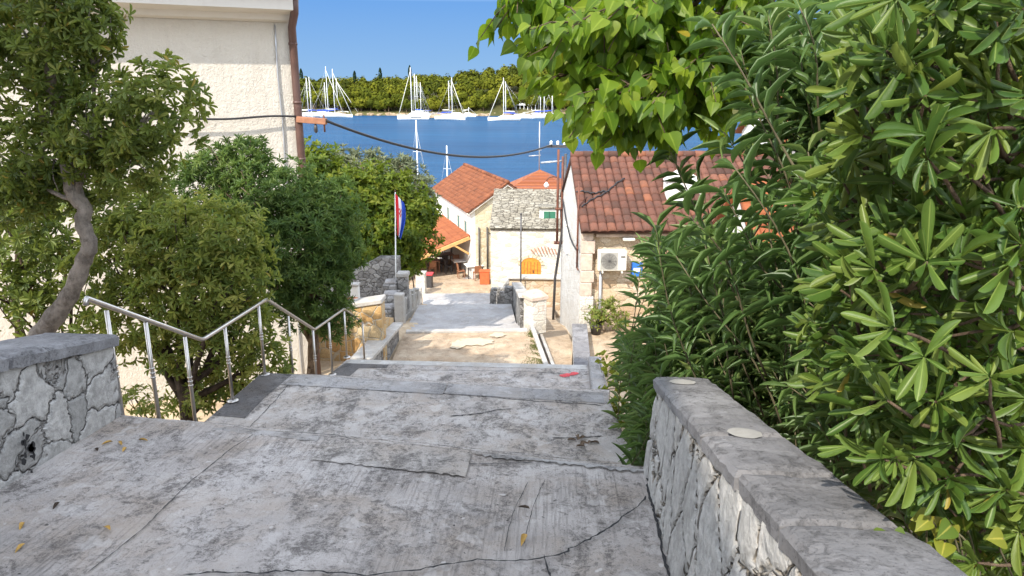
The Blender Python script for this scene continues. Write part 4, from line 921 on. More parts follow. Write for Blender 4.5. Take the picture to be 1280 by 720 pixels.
mb = MB(); mb.tube([atY(676, 203.5, pq[1]), atY(703, 201, pq[1])], .035, 8); mb.build('boom', M['pale_metal'], w, True)
mb = MB()
for s in np.linspace(.1, .7, 5): q = lerp(atY(676, 203.5, pq[1]), atY(703, 201, pq[1]), s); mb.tube([q - [0, .25, 0], q + [0, .25, 0]], .01, 6)
mb.build('elements', M['pale_metal'], w, True)
br0 = cr + fn * .15 + [0, 0, atY(376, 149, 16.15)[2]]; br1 = atY(408, 152, 16.0)
w = thing('cable_bracket', 'rust orange beam bracket sticking out of the cream house corner towards the sea', 'bracket', br0)
mb = MB(); bar(mb, br0, br1, .12, .13, .01); mb.build('beam', M['bracket'], w)
mb = MB(); mb.tube([br1 + [-.05, 0, .14], br1 + [-.05, 0, -.22]], .02, 6); mb.build('pin', M['rust'], w, True)
mb = MB(); mb.lathe(lerp(br0, br1, .62) + [0, 0, -.26], [(.01, 0), (.04, .03), (.04, .13), (.015, .2)], 10); mb.build('insulator', M['dark_metal'], w, True)
c1 = np.array([ct[0] - .1, pq[1] - .02, ct[2] + .06]); c0_ = br1 + [0, -.02, .02]
pts = [c0_ + (c1 - c0_) * s + np.array([0, 0, -.95 * 4 * s * (1 - s) * .62 ]) for s in np.linspace(0, 1, 40)]
mb = MB(); mb.tube(pts, .032, 6); w = mb.build('overhead_cable', M['black'], None, True); tag(w, 'thick black cable sagging across the view from the orange bracket to the rusty pole', 'cable')
w0 = cr + fd * 7 + fn * .28 + [0, 0, br0[2] + .04]
mb = MB(); mb.tube([w0 + (br0 + [0, 0, .06] - w0) * s + np.array([0, 0, .02 * math.sin(s * 22)]) for s in np.linspace(0, 1, 40)], .022, 6); w = mb.build('overhead_cable', M['black'], None, True); tag(w, 'dark cable strung along the cream house wall, throwing a grey shadow', 'cable')

# --- middle house with stone slab roof
hm = thing('stone_house', 'whitewashed stone house with a grey stone slab roof, small dormer and arched door', 'house', (-1, 40, 4))
xa, xb, yf, zE, zR = -3.22, 1.6, 38.5, 7.68, 9.12
mb = MB(); mb.prism([(xa, yf, 3), (xb, yf, 3), (xb, yf, zE), (xa, yf, zE)], (0, .3, 0)); mb.build('front_wall', M['stone_white'], hm)
mb = MB(); mb.prism([(xa + .01, yf + .3, 3), (xa + .01, yf + 3.4, 3), (xa + .01, yf + 3.4, zR - .2), (xa + .01, yf + 3.0, zR - .06), (xa + .01, yf + .3, zE - .0)], (xb - xa - .02, 0, 0)); mb.build('side_wall', M['stone_cream'], hm)
mb = MB(); sv_ = unit((0, 3.1, zR - zE)); nn_ = np.cross((1, 0, 0), sv_); rnd = random.Random(4)
mb.prism([(xa - .02, yf - .12, zE - .04), (xb, yf - .12, zE - .04), (xb, yf + 3.0, zR - .02), (xa - .02, yf + 3.0, zR - .02)], tuple(nn_ * -.06))
L_ = np.linalg.norm([3.12, zR - zE]); row = 0; s = 0
while s < L_:
    x = xa - .05; rl = rnd.uniform(.2, .3)
    while x < xb:
        wv_ = rnd.uniform(.25, .6); c = np.array([x + wv_ / 2, yf - .14, zE - .02]) + sv_ * (s + rl * .5) + nn_ * (.035 + rnd.uniform(0, .02)); mb.cur = rnd.random()
        mb.box(c, (wv_ - .015, rl * 1.25, .045), (1, rnd.uniform(-.06, .06), rnd.uniform(-.04, .04)), unit(nn_ + sv_ * -.09), .008); x += wv_
    s += rl
mb.build('roof', M['slab_roof'], hm)
mb = MB(); mb.prism([(xa - .02, yf + 3.0, zR - .02), (xb, yf + 3.0, zR - .02), (xb, yf + 5.4, zR - 1.1), (xa - .02, yf + 5.4, zR - 1.1)], (0, .03, .08)) if False else mb.box(((xa + xb) / 2, yf + 3.05, zR + .03), (xb - xa, .25, .1), bev=.02); mb.build('ridge_stones', M['slab_roof'], hm)
dc = atY(687, 272, 39.2); mb = MB(); mb.box((dc[0], 39.55, dc[2]), (1.08, .8, 1.0), bev=.01); dr = mb.build('dormer', M['plaster_white'], hm)
mb = MB(); mb.box((dc[0], 39.5, dc[2] + .56), (1.26, 1.0, .1), bev=.02); mb.build('dormer_roof', M['slab_roof'], dr)
mb = MB(); mb.box((dc[0] - .0, 39.14, dc[2] - .02), (.62, .05, .72)); mb.build('shutter', M['green_paint'], dr)
mb = MB(); mb.box((dc[0], 39.108, dc[2] - .02), (.02, .012, .7)); mb.build('shutter_gap', M['black'], dr)
# arched orange door
dl, drr = atY(651, 344, yf), atY(676, 344, yf); dcx = (dl[0] + drr[0]) / 2; dw = drr[0] - dl[0]; dz = dl[2] - .7; dsp = atY(663, 322, yf)[2]
arc = [(dcx + dw / 2 * math.cos(a), dsp - dw / 2 * .75 + dw / 2 * .75 * math.sin(a)) for a in np.linspace(0, math.pi, 15)]
mb = MB(); poly = [(dcx + dw / 2, dz)] + arc + [(dcx - dw / 2, dz)]; mb.prism([(p[0], yf - .03, p[1]) for p in poly], (0, .05, 0)); ad_ = mb.build('arched_door', M['wood_orange'], hm)
mb = MB()
for k in range(1, 6): xk = dcx - dw / 2 + dw * k / 6; mb.box((xk, yf - .034, (dz + dsp) / 2 - .05), (.018, .012, dsp - dz - .35))
mb.box((dcx + .12, yf - .05, dsp - .75), (.05, .05, .14)); mb.build('plank_gap', M['rust'], ad_)
mb = MB()
for (a0, a1) in zip(np.linspace(0, math.pi, 10)[:-1], np.linspace(0, math.pi, 10)[1:]):
    f_ = lambda a, r: (dcx + (dw / 2 + r) * math.cos(a), yf - .06, dsp - dw / 2 * .75 + (dw / 2 * .75 + r) * math.sin(a)); g = .03
    mb.prism([f_(a0 + g, .01), f_(a1 - g, .01), f_(a1 - g, .17), f_(a0 + g, .17)], (0, .1, 0))
mb.build('arch_stones', M['stone_cream'], ad_)
# rack of short slats over the door
sr = thing('slat_canopy', 'fan of short wooden slats leaning over the arched door', 'canopy', (dcx + .9, yf - .1, dsp))
for k in range(8):
    a = atY(664 + k * 4.2, 312 - 3.5 * math.sin(k / 7 * 3.0), yf - .03); b = atY(668 + k * 4.0, 317 + .5 * k * .3, yf - .18); mb = MB(); mb.tube([a, b], .03, 5); mb.build('slat', M['wood_brown'], sr)
# terrace wall in front of the door
w = thing('terrace_wall', 'rubble wall with flat coping in front of the arched orange door', 'wall', (-.4, 35, 4))
a = atY(652, 346, 34.6); b = atY(699, 344, 34.6)
mb = MB(); mb.prism([(a[0] - .6, 34.6, 3), (b[0] + .6, 34.6, 3), (b[0] + .6, 34.6, b[2] - .1), (a[0] - .6, 34.6, a[2] - .1)], (0, .5, 0)); mb.build('wall_body', M['stone_house'], w)
mb = MB(); mb.box(((a[0] + b[0]) / 2, 34.8, a[2] - .05), (b[0] - a[0] + 1.3, .65, .1), bev=.015); mb.build('coping_stone', M['coping_pale'], w)
mb = MB(); mb.prism([(-3.1, 35.2, 3), (a[0] - .6, 34.7, 3), (a[0] - .6, 34.7, a[2] - .15), (-3.0, 35.2, 4.4)], (0, .4, 0)); mb.build('return_wall', M['stone_grey'], w)
q = atY(651, 345, 34.2); w = thing('metal_pole', 'thin dark metal pole standing before the slab-roofed house', 'pole', (q[0], 34.2, 4)); mb = MB(); mb.tube([(q[0], 34.2, 3.5), (q[0], 34.2, atY(651, 268, 34.2)[2])], .035, 8); mb.build('pole_shaft', M['dark_metal'], w, True); mb = MB(); mb.lathe((q[0], 34.2, atY(651, 268, 34.2)[2] - .02), [(.05, 0), (.05, .05), (.02, .08)], 8); mb.build('cap', M['dark_metal'], w, True)

# --- long white house with orange roof
rd = unit((-.353, .935, 0)); gd2 = np.array([.935, .353, 0]); a0 = np.array([-4.7, 42.5, 0]); LR, WG, zE, zR = 10.2, 4.4, 7.95, 9.42
ha = thing('white_house', 'long white house with a weathered orange tile roof and a cream stone gable', 'house', (-5, 45, 3.8))
mb = MB(); mb.prism([a0 + [0, 0, 3], a0 + rd * LR + [0, 0, 3], a0 + rd * LR + [0, 0, zE], a0 + [0, 0, zE]], gd2 * .25); mb.build('side_wall', M['plaster_white'], ha)
mb = MB(); mb.prism([a0 + gd2 * .25 + [0, 0, 3], a0 + gd2 * WG + [0, 0, 3], a0 + gd2 * WG + [0, 0, zE], a0 + gd2 * WG / 2 + [0, 0, zR], a0 + gd2 * .25 + [0, 0, zE + .14]], rd * (LR)); mb.build('gable_wall', M['stone_cream'], ha)
ap = a0 + gd2 * WG / 2 + np.array([0, 0, zR + .04])
for sgn, st in ((1, a0), (-1, a0 + gd2 * WG)):
    v_ = unit(gd2 * sgn * WG / 2 + np.array([0, 0, zR - zE])); ln = np.linalg.norm([WG / 2, zR - zE]) + .3
    o = st + np.array([0, 0, zE + .04]) - v_ * .3
    if sgn > 0: roof_plane(ha, o + rd * (LR + .15), -rd, v_, LR + .35, ln, M['tile_red'], .09, period=.21, course=.30, rr=.05, jit=.02)
    else: roof_plane(ha, o - rd * .2, rd, v_, LR + .35, ln, M['tile_red'], .09, period=.21, course=.30, rr=.05, jit=.02)
    mb = MB(); bar(mb, o - rd * .12 + [0, 0, -.1], o + v_ * ln - rd * .12 + [0, 0, -.1], .16, .13, .01); mb.build('verge_board', M['stone_trim'], ha)
ridge(ha, ap - rd * .2 + [0, 0, .05], ap + rd * LR + [0, 0, .05], M['tile_red'])
for px, py in ((599.5, 280), (570, 273), (554, 266), (580, 283)):
    pass
for s, zc in ((1.1, 6.55), (2.9, 6.6), (5.8, 6.65)): window(ha, a0 + rd * s + [0, 0, zc], rd, -gd2, .62, 1.15, 'shutter', 'green_grey', 'stone_trim', .07)
window(ha, a0 + gd2 * 2.05 + [0, 0, 6.0], gd2, -rd, .7, 1.3, 'shutter', 'green_grey', 'quoin', .1)
mb = MB(); mb.box(a0 + gd2 * 2.05 - rd * .02 + [0, 0, 4.75], (.8, .08, 1.0), gd2); mb.build('door', M['wood_brown'], ha)
for s in (.45, .95): mb = MB(); mb.tube([a0 + gd2 * s - rd * .08 + [0, 0, 3.85], a0 + gd2 * s - rd * .08 + [0, 0, 6.9]], .045, 8); mb.build('downpipe', M['dark_metal'], ha, True)
mb = MB(); bar(mb, a0 + gd2 * 1.0 - rd * .1 + [0, 0, 6.6], a0 + gd2 * 1.75 - rd * .5 + [0, 0, 6.1], .06, .06); mb.build('lamp_arm', M['dark_metal'], ha)
# lean-to roof over the restaurant terrace
pg = thing('terrace_canopy', 'orange tiled lean-to roof on timber beams along the white house, over the tables', 'canopy', (-7, 46, 3.8))
cw_ = 4.2; e0 = a0 + rd * .3; v_ = unit(gd2 * cw_ + np.array([0, 0, 1.45])); o = e0 - gd2 * (cw_ + .02) + np.array([0, 0, 4.95])
roof_plane(pg, o + rd * 7.5, -rd, v_, 7.6, np.linalg.norm([cw_, 1.45]), M['tile_new'], .06, period=.27, course=.4, rr=.055)
mb = MB(); bar(mb, o - rd * .12 + [0, 0, -.12], o + v_ * 4.4 - rd * .12 + [0, 0, -.12], .12, .2, .01); bar(mb, o - gd2 * -.1 + [0, 0, -.2], o + rd * 7.4 + gd2 * .1 + [0, 0, -.2], .14, .2, .01)
for s in np.linspace(.5, 7.1, 8): bar(mb, o + rd * s + [0, 0, -.09], o + rd * s + v_ * 4.38 + [0, 0, -.09], .09, .12)
mb.build('beams', M['wood_beam'], pg)
for s in (0, 3.6, 7.2):
    mb = MB(); q = o + rd * s + gd2 * .15; mb.box((q[0], q[1], 4.3), (.14, .14, 1.1)); mb.build('post', M['wood_beam'], pg)
mb = MB(); bar(mb, e0 - gd2 * .1 + [0, 0, 5.3] - rd * .1, e0 - gd2 * 1.0 + [0, 0, 6.0 - .12] - rd * .1, .1, .12); mb.build('brace', M['wood_beam'], pg)
mb = MB(); bar(mb, e0 - gd2 * .06 + [0, 0, 3.85] + rd * 0, e0 - gd2 * .06 + [0, 0, 6.1], .1, .1); mb.build('post', M['wood_beam'], pg)
mb = MB(); mb.prism([o + rd * 7.6 + [0, 0, -1.2], o + rd * 7.6 + gd2 * 4.1 + [0, 0, -1.2], o + rd * 7.6 + gd2 * 4.1 + [0, 0, .9], o + rd * 7.6 + [0, 0, -.3]], rd * .1); mb.build('back_screen', M['wood_brown'], pg)
def table(px, py, Y, label, top, s=(1.0, .8), group='restaurant tables under and beside the tiled canopy', yaw=0):
    q = atY(px, py, Y); z = 3.83; root = thing('dining_table', label, 'table', (q[0], Y, z), group); u = np.array([math.cos(yaw), math.sin(yaw), 0]); v = np.array([-u[1], u[0], 0]); c = np.array([q[0], Y, z])
    mb = MB(); mb.box(c + [0, 0, .74], (s[0], s[1], .045), u, bev=.01); mb.build('tabletop', M[top], root)
    for i in (-1, 1):
        for j in (-1, 1): mb = MB(); mb.box(c + u * i * (s[0] / 2 - .07) + v * j * (s[1] / 2 - .07) + [0, 0, .36], (.05, .05, .72), u); mb.build('leg', M['dark_metal'] if top != 'wood_brown' else M['wood_brown'], root)
    return c, u, v
def chair(c, ang, label, mat):
    root = thing('chair', label, 'chair', c, 'restaurant chairs under the tiled canopy'); u = np.array([math.cos(ang), math.sin(ang), 0]); v = np.array([-u[1], u[0], 0]); c = np.asarray(c, float)
    mb = MB(); mb.box(c + [0, 0, .45], (.43, .43, .04), u, bev=.01); mb.build('seat', M[mat], root)
    mb = MB(); mb.box(c - v * .2 + [0, 0, .70], (.42, .035, .42), u, unit(np.array([0, 0, 1]) - v * .15), .01); mb.build('backrest', M[mat], root)
    for i in (-1, 1):
        for j in (-1, 1): mb = MB(); mb.box(c + u * i * .18 + v * j * .18 + [0, 0, .22], (.04, .04, .44), u); mb.build('leg', M[mat], root)
T = [(596, 340, 42.9, 'white dining table nearest the house corner, in full sun', 'white_paint', (1.0, .9)), (579, 336, 44.0, 'white dining table half under the canopy, behind the sunlit one', 'white_paint', (.95, .8)),
     (556, 326, 45.6, 'brown wooden dining table deepest under the tiled canopy', 'wood_brown', (1.5, .9)), (541, 333, 43.9, 'brown wooden dining table at the left end of the canopy by the flowers', 'wood_brown', (1.2, .8)), (548, 329, 47.0, 'pale wooden table at the back of the canopy', 'wood_beam', (1.3, .8))]
k = 0
for (px, py, Y_, lb, tp, s), kk in zip(T, (' nearest the house corner', ' half under the canopy', ' deepest under the canopy', ' by the flowers', ' at the canopy back')):
    c, u, v = table(px - 4, py, Y_, lb, tp, s, yaw=R(22))
    for (i, j, nm) in ((-1, 0, 'left'), (1, 0, 'right'), (0, 1, 'far'), (0, -1, 'near')):
        if (k + j) % 3 == 0 and j != 0: k += 1; continue
        cc = c + u * i * (s[0] / 2 + .28) + v * j * (s[1] / 2 + .3); a = math.atan2(u[1], u[0]) + {(-1, 0): -math.pi / 2, (1, 0): math.pi / 2, (0, 1): math.pi, (0, -1): 0}[(i, j)]
        chair(cc, a, f'dark chair on the {nm} side of the ' + lb.split(',')[0].split(' half')[0].split(' nearest')[0].split(' deepest')[0].split(' at the')[0] + kk, 'dark_metal' if k % 3 else 'wood_brown'); k += 1
q = atY(606, 344, 41.4); w = thing('storage_box', 'orange red box against the cream stone gable of the white house', 'box', (q[0], 41.4, 3.82)); mb = MB(); mb.box((q[0], 41.4, 4.2), (.55, .45, .75), bev=.02); mb.build('body', M['box_red'], w); mb = MB(); mb.box((q[0], 41.4, 4.60), (.62, .52, .06), bev=.01); mb.build('lid', M['box_red'], w)
q = atY(534, 352, 40.4); w = thing('storage_box', 'dark red counter box left of the steps foot beside white flowers', 'box', (q[0], 40.4, 3.82)); mb = MB(); mb.box((q[0], 40.4, 4.2), (.6, .5, .75), bev=.02); mb.build('body', M['dark_metal'], w); mb = MB(); mb.box((q[0], 40.4, 4.62), (.7, .6, .08), bev=.01); mb.build('lid', M['red_paint'], w)
q = atY(526, 343, 38.6); w = thing('gate_pillar', 'sunlit pale pillar at the foot of the left balustrade', 'pillar', (q[0], 38.6, 3.8)); mb = MB(); mb.box((q[0], 38.6, 4.45), (.5, .5, 1.3), bev=.02); mb.build('shaft', M['stone_white'], w); mb = MB(); mb.box((q[0], 38.6, 5.14), (.6, .6, .1), bev=.02); mb.build('cap', M['coping_pale'], w)

# --- orange-roofed house by the quay
hb = thing('white_house', 'house near the water with a smooth orange hip roof, mostly hidden behind the slab roof', 'house', (-1, 58, 1.2))
bc = np.array([-1.1, 59.0, 0]); half = 4.0; zE, zR = 6.35, 8.25
mb = MB(); mb.box((-.2, 59, 3.7), (7.4, 7.4, 5.3)); mb.build('wall', M['plaster_white'], hb)
apx = atY(675, 212, 59); ez = 6.3
cs = [np.array([apx[0] + i * 4.1, 59 + j * 4.1, ez]) for (i, j) in ((-1, -1), (1, -1), (1, 1), (-1, 1))]; A_ = np.array([apx[0], 59, apx[2]])
mb = MB()
for i in range(4):
    p, q = cs[i], cs[(i + 1) % 4]; rows_ = 24
    for r_ in range(rows_):
        s0, s1 = r_ / rows_, (r_ + 1) / rows_; mb.cur = random.random()
        mb.add([p + (A_ - p) * s0 + [0, 0, .015], q + (A_ - q) * s0 + [0, 0, .015], q + (A_ - q) * s1, p + (A_ - p) * s1], [(0, 1, 2, 3)])
mb.prism(cs, (0, 0, -.15)); mb.build('roof', M['tile_new'], hb)
q = atY(674, 212, 59); w = thing('aerial', 'tall thin aerial mast rising from the orange hip roof against the sea', 'aerial', (q[0], 59, q[2])); mb = MB(); mb.tube([(q[0], 59, q[2] - .3), (q[0], 59, atY(674, 152, 59)[2])], .04, 6); mb.build('mast', M['pale_metal'], w, True); mb = MB(); mb.tube([atY(661, 195, 59), atY(676, 194, 59)], .035, 6); mb.tube([atY(667, 188, 59), atY(677, 187.5, 59)], .025, 6); mb.build('elements', M['pale_metal'], w, True)

# --- white house with orange roofs seen through the oleander
hn = thing('white_house', 'white house with bright orange roofs glimpsed through the oleander leaves', 'house', (9, 27, 7))
def block(c0, c1, z0_, z1_, roofh, ov=.3):
    mb = MB(); mb.box(((c0[0] + c1[0]) / 2, (c0[1] + c1[1]) / 2, (z0_ + z1_) / 2), (c1[0] - c0[0], c1[1] - c0[1], z1_ - z0_)); mb.build('wall', M['plaster_white'], hn)
    v_ = unit((0, (c1[1] - c0[1]) / 2, roofh)); ln = np.linalg.norm([(c1[1] - c0[1]) / 2, roofh]) + ov
    roof_plane(hn, np.array([c0[0] - .2, c0[1], z1_ + .05]) - v_ * ov, (1, 0, 0), v_, c1[0] - c0[0] + .4, ln, M['tile_new'], .08, period=.26, course=.4)
    v2 = unit((0, -(c1[1] - c0[1]) / 2, roofh)); roof_plane(hn, np.array([c1[0] + .2, c1[1], z1_ + .05]) - v2 * ov, (-1, 0, 0), v2, c1[0] - c0[0] + .4, ln, M['tile_new'], .08, period=.26, course=.4)
    ym = (c0[1] + c1[1]) / 2; mb = MB(); mb.prism([(c0[0] + .01, c0[1], z1_), (c0[0] + .01, c1[1], z1_), (c0[0] + .01, ym, z1_ + roofh)], (c1[0] - c0[0] - .02, 0, 0)); mb.build('gable', M['plaster_white'], hn)
block((4.6, 15.6), (9.8, 20.4), 6.5, 11.2, 1.5); block((7.4, 24), (14, 30), 6, 13.3, 1.6)
window(hn, (6.2, 15.6, 9.4), (1, 0, 0), (0, -1, 0), .8, 1.1, 'shutter', 'green_paint')
window(hn, (9.4, 24, 12.2), (1, 0, 0), (0, -1, 0), .9, 1.2, 'pane')

# --- unseen tall house added behind the viewer to shade the upper stairs
shade_house = thing('plastered_house', 'unseen tall plastered house added behind the upper stairs to shade them', 'house', (-7, -3, 12))
mb = MB(); mb.box((-7.0, -5.15, 15.5), (5.6, 14.7, 14.6)); mb.build('wall', M['plaster_cream'], shade_house)
mb = MB(); mb.prism([(-10.2, -12.9, 22.8), (-3.9, -12.9, 22.8), (-7, -12.9, 24.2)], (0, 15.4, 0)); mb.build('roof', M['tile_red'], shade_house)
for y_ in (-9, -5, -1): window(shade_house, (-4.2, y_, 19.5), (0, 1, 0), (1, 0, 0), .9, 1.3, 'shutter', 'green_paint')

# ------------------------------------------------------------------ flag
fp = atY(493.5, 352, 25.2); ft = atY(494, 240, 25.2)
w = thing('flagpole', 'thin white flagpole on the wall end left of the lower stairs', 'flagpole', fp)
mb = MB(); mb.tube([fp - [0, 0, 1.0], ft], [.028, .018], 8); mb.build('pole_shaft', M['white_paint'], w, True); mb = MB(); mb.lathe(ft, [(.02, 0), (.035, .03), (.02, .06)], 8); mb.build('finial', M['rust'], w, True)
fl = thing('flag', 'limp red, white and blue flag with a checked shield hanging from the pole', 'flag', ft)
def flag_band(name, mat, s0, s1, off=0, r0=0, r1=1):
    mb = MB(); V_ = []; nu, nv = 10, 20
    for j in range(nv + 1):
        for i in range(nu + 1):
            hh = lerp(s0, s1, i / nu); vv = lerp(r0, r1, j / nv); fold = .05 * math.sin(hh * 14 + vv * 2.5) * (.3 + vv)
            x = hh * .23 * (1 - .25 * vv) * (.45 + .9 * math.sin(math.pi * min(1, .25 + vv * .7))) + .02; z = -.06 - vv * 1.42 - hh * .28 * (1 - .5 * vv)
            V_.append((ft[0] + x, ft[1] - .03 + fold - off, ft[2] + z))
    ww = nu + 1; mb.add(V_, [(j * ww + i, j * ww + i + 1, (j + 1) * ww + i + 1, (j + 1) * ww + i) for j in range(nv) for i in range(nu)]); return mb.build(name, M[mat], fl, True)
flag_band('stripe', 'flag_red', -.05, .33); flag_band('stripe', 'flag_white', .33, .66); flag_band('stripe', 'flag_blue', .66, 1.15)
sh = flag_band('shield', 'flag_white', .36, .62, .012, .28, .5)
for i in range(3):
    for j in range(4):
        if (i + j) % 2 == 0: o = flag_band('check', 'flag_red', .36 + i * .087, .36 + (i + 1) * .087, .018, .28 + j * .055, .28 + (j + 1) * .055); o.parent = sh; 

# ------------------------------------------------------------------ boats
def hull_mesh(mb, L_, B, H, c, u):
    u = unit(u); v = np.cross((0, 0, 1), u); c = np.asarray(c, float); V_ = []; st = np.linspace(-.5, .5, 11)
    for s in st:
        w_ = B / 2 * (1 - max(0, (s + .05) / .55) ** 2.2) * (.82 if s < -.4 else 1) + .03; sheer = H * (1 + .18 * max(0, s))
        for (a, z) in ((-1, sheer), (-.93, H * .45), (-.55, -.25), (.55, -.25), (.93, H * .45), (1, sheer)): V_.append(c + u * (s * L_) + v * a * w_ + np.array([0, 0, z]))
    F_ = [(i * 6 + k, i * 6 + k + 1, (i + 1) * 6 + k + 1, (i + 1) * 6 + k) for i in range(10) for k in range(5)]; F_ += [(i * 6 + 5, i * 6, (i + 1) * 6, (i + 1) * 6 + 5) for i in range(10)]
    F_ += [tuple(range(6)), tuple(range(60, 66))[::-1]]; mb.add(V_, F_)
def sailboat(px, py, label, head, L_=13, mastpx=None, toppy=90, cat=False, jib=0, group='moored sailing boats across the bay', cover='flag_blue', Y=None, name=None, extra=()):
    c = atZ(px, py, 0) if Y is None else np.array([atY(px, py, Y)[0], Y, 0]); u = np.array([math.cos(head), math.sin(head), 0]); v = np.array([-u[1], u[0], 0])
    root = thing(name or ('catamaran' if cat else 'sailboat'), label, 'boat', c, group); mb = MB(); H = 1.5 if cat else 1.25
    if cat:
        for s in (-1, 1): hull_mesh(mb, L_, L_ * .14, H, c + v * s * L_ * .21, u)
        mb.box(c + u * -.04 * L_ + [0, 0, H * .85], (L_ * .72, L_ * .5, .5), u, bev=.15)
    else: hull_mesh(mb, L_, L_ * .29, H, c, u)
    mb.build('hull', M['white_paint'], root, False)
    mb = MB(); cw = L_ * .4 if cat else L_ * .17
    mb.prism([c + u * L_ * a + v * -cw / 2 + np.array([0, 0, H * .95 + z]) for (a, z) in ((-.3, 0), (.2, 0), (.1, .75 if not cat else 1.15), (-.26, .85 if not cat else 1.5))], v * cw); mb.build('cabin', M['white_paint'], root)
    mb = MB(); mb.box(c + u * -.07 * L_ + [0, 0, H * .95 + (.75 if cat else .45)], (L_ * .32, cw + .06, .42 if cat else .28), u); mb.build('window', M['glass_dark'], root)
    if cat:
        mb = MB(); mb.box(c + u * -.1 * L_ + [0, 0, H * .5], (L_ * .36, L_ * .56, .3), u); mb.build('window', M['glass_dark'], root)
        mb = MB(); mb.box(c + u * -.2 * L_ + [0, 0, H * .95 + 2.0], (L_ * .3, L_ * .36, .12), u, bev=.05); mb.build('hardtop', M['white_paint'], root)
    if not cat:
        mb = MB(); mb.box(c + u * -.3 * L_ + [0, 0, H + 1.5], (L_ * .2, L_ * .2, .1), u, bev=.04); mb.build('bimini', M[cover], root)
    mp = c + u * .06 * L_; 
    if mastpx is not None: mp = atY(mastpx, py, c[1]); mp[2] = 0
    ht = atY(mastpx or px, toppy, mp[1])[2]
    mb = MB(); mr = .15 if Y is None else .07; mb.tube([(mp[0], mp[1], .8), (mp[0], mp[1], ht)], [mr, mr * .75], 8)
    for f_ in (.45, .72): mb.box((mp[0], mp[1], lerp(1, ht, f_)), (1.7, .08, .08) if Y is None else (.8, .03, .03), v)
    mb.build('mast', M['white_paint'], root, True)
    mb = MB(); mb.tube([mp + [0, 0, 3.2], mp - u * L_ * .36 + [0, 0, 3.1]], .2, 8); mb.build('boom', M[cover] if not cat else M['white_paint'], root, True)
    bow = c + u * L_ * .47 + [0, 0, H + .3]
    mb = MB(); mb.tube([bow, np.array([mp[0], mp[1], ht * .93])], [.17 if jib else   .05 if Y is None else .010, .09 if jib else .04 if Y is None else .008], 6); mb.build('furled_jib', M['off_white'], root, True)
    mb = MB(); st_ = c - u * L_ * .48 + np.array([0, 0, H])
    for p in (st_, c + v * L_ * .14 + [0, 0, H], c - v * L_ * .14 + [0, 0, H]): mb.tube([p, (mp[0], mp[1], ht * .97)], .035 if Y is None else .004, 4)
    mb.build('stays', M['pale_metal'], root, True); return root
S = sailboat
S(517, 148.5, 'white catamaran with two dark window bands moored broadside, left of the rocky pier', R(186), 14, 515, 84, True, 1)
S(528, 145.5, 'slim sailboat tucked behind the catamaran, its mast second from the left in the tight row', R(150), 12, 519.5, 92)
S(534, 144.5, 'sailboat behind the catamaran with the shortest mast of that row, standing apart on its right', R(95), 11, 526.5, 103, cover='off_white')
S(524, 144, 'sailboat at the pier whose mast is third in the row behind the catamaran', R(100), 12, 522, 95, cover='off_white')
S(563, 149.5, 'white sailboat right of the rocky pier with a mast and a furled jib leaning right', R(-15), 14, 565.5, 97, jib=1)
S(572, 146, 'smaller sailboat behind the one with the right-leaning jib, thinner mast at its left', R(-30), 11, 561.5, 101, cover='off_white')
S(630, 150.5, 'white sailboat with a furled jib leaning left, alone in front of the white pavilion', R(188), 14, 629.5, 97, jib=1)
S(648, 148, 'low white sailboat with its mast half hidden by the leaning-jib boat beside the second pier', R(170), 12, 632, 102, cover='off_white')
S(680, 148, 'sailboat at the right under the hanging green leaves, near the pavilion', R(20), 12, 680, 100)
S(672, 146.5, 'sailboat between the second pier and the hanging leaves', R(5), 11, 675.5, 103, cover='off_white')
S(380, 146, 'sailboat at the far left by the brown downpipe, lower mast with blue boom cover', R(160), 12, 386, 97)
S(392, 145.5, 'sailboat second from the downpipe, short mast, white boom cover', R(20), 13, 389.5, 96, cover='off_white')
S(401, 144.5, 'sailboat in the left marina with the shortest mast, left of the two tallest', R(170), 12, 408, 103, cover='off_white')
S(411, 146, 'sailboat in the left marina with the tallest mast of that group', R(5), 15, 410.8, 83, jib=1)
S(421, 146.5, 'long white sailboat in the left marina, second tallest mast, in front', R(5), 15, 419, 86, jib=1)
S(432, 144, 'low white sailboat at the right of the left marina, long stay leaning right', R(-5), 14, 423, 98, jib=1)
S(444, 142, 'white boat at the right end of the left marina, small with a stubby mast', R(10), 11, 440, 128, cover='off_white')
S(397, 141.5, 'small white boat between the far left masts and the tallest one, close to shore', R(30), 10, 399, 118, cover='off_white')
S(427, 141.5, 'white boat near shore behind the long front boat of the left marina', R(160), 11, 430, 112)
S(586, 146, 'little white boat close to shore right of the leaning right jib', R(10), 7, 586, 134, cover='off_white')
S(690, 147, 'white boat farthest right along the far shore, behind the hanging leaves', R(15), 11, 690, 106)
# near boats whose masts rise behind the houses
for (px, tp, Y_, lb) in ((525, 150, 72, 'near sailboat behind the bright tree, tallest thin mast against the water'), (561, 182, 74, 'near sailboat behind the long orange roof, only the short mast showing')):
    S(px, 300, lb, R(80), 10, px, tp, group='sailing boats at the near quay', Y=Y_)
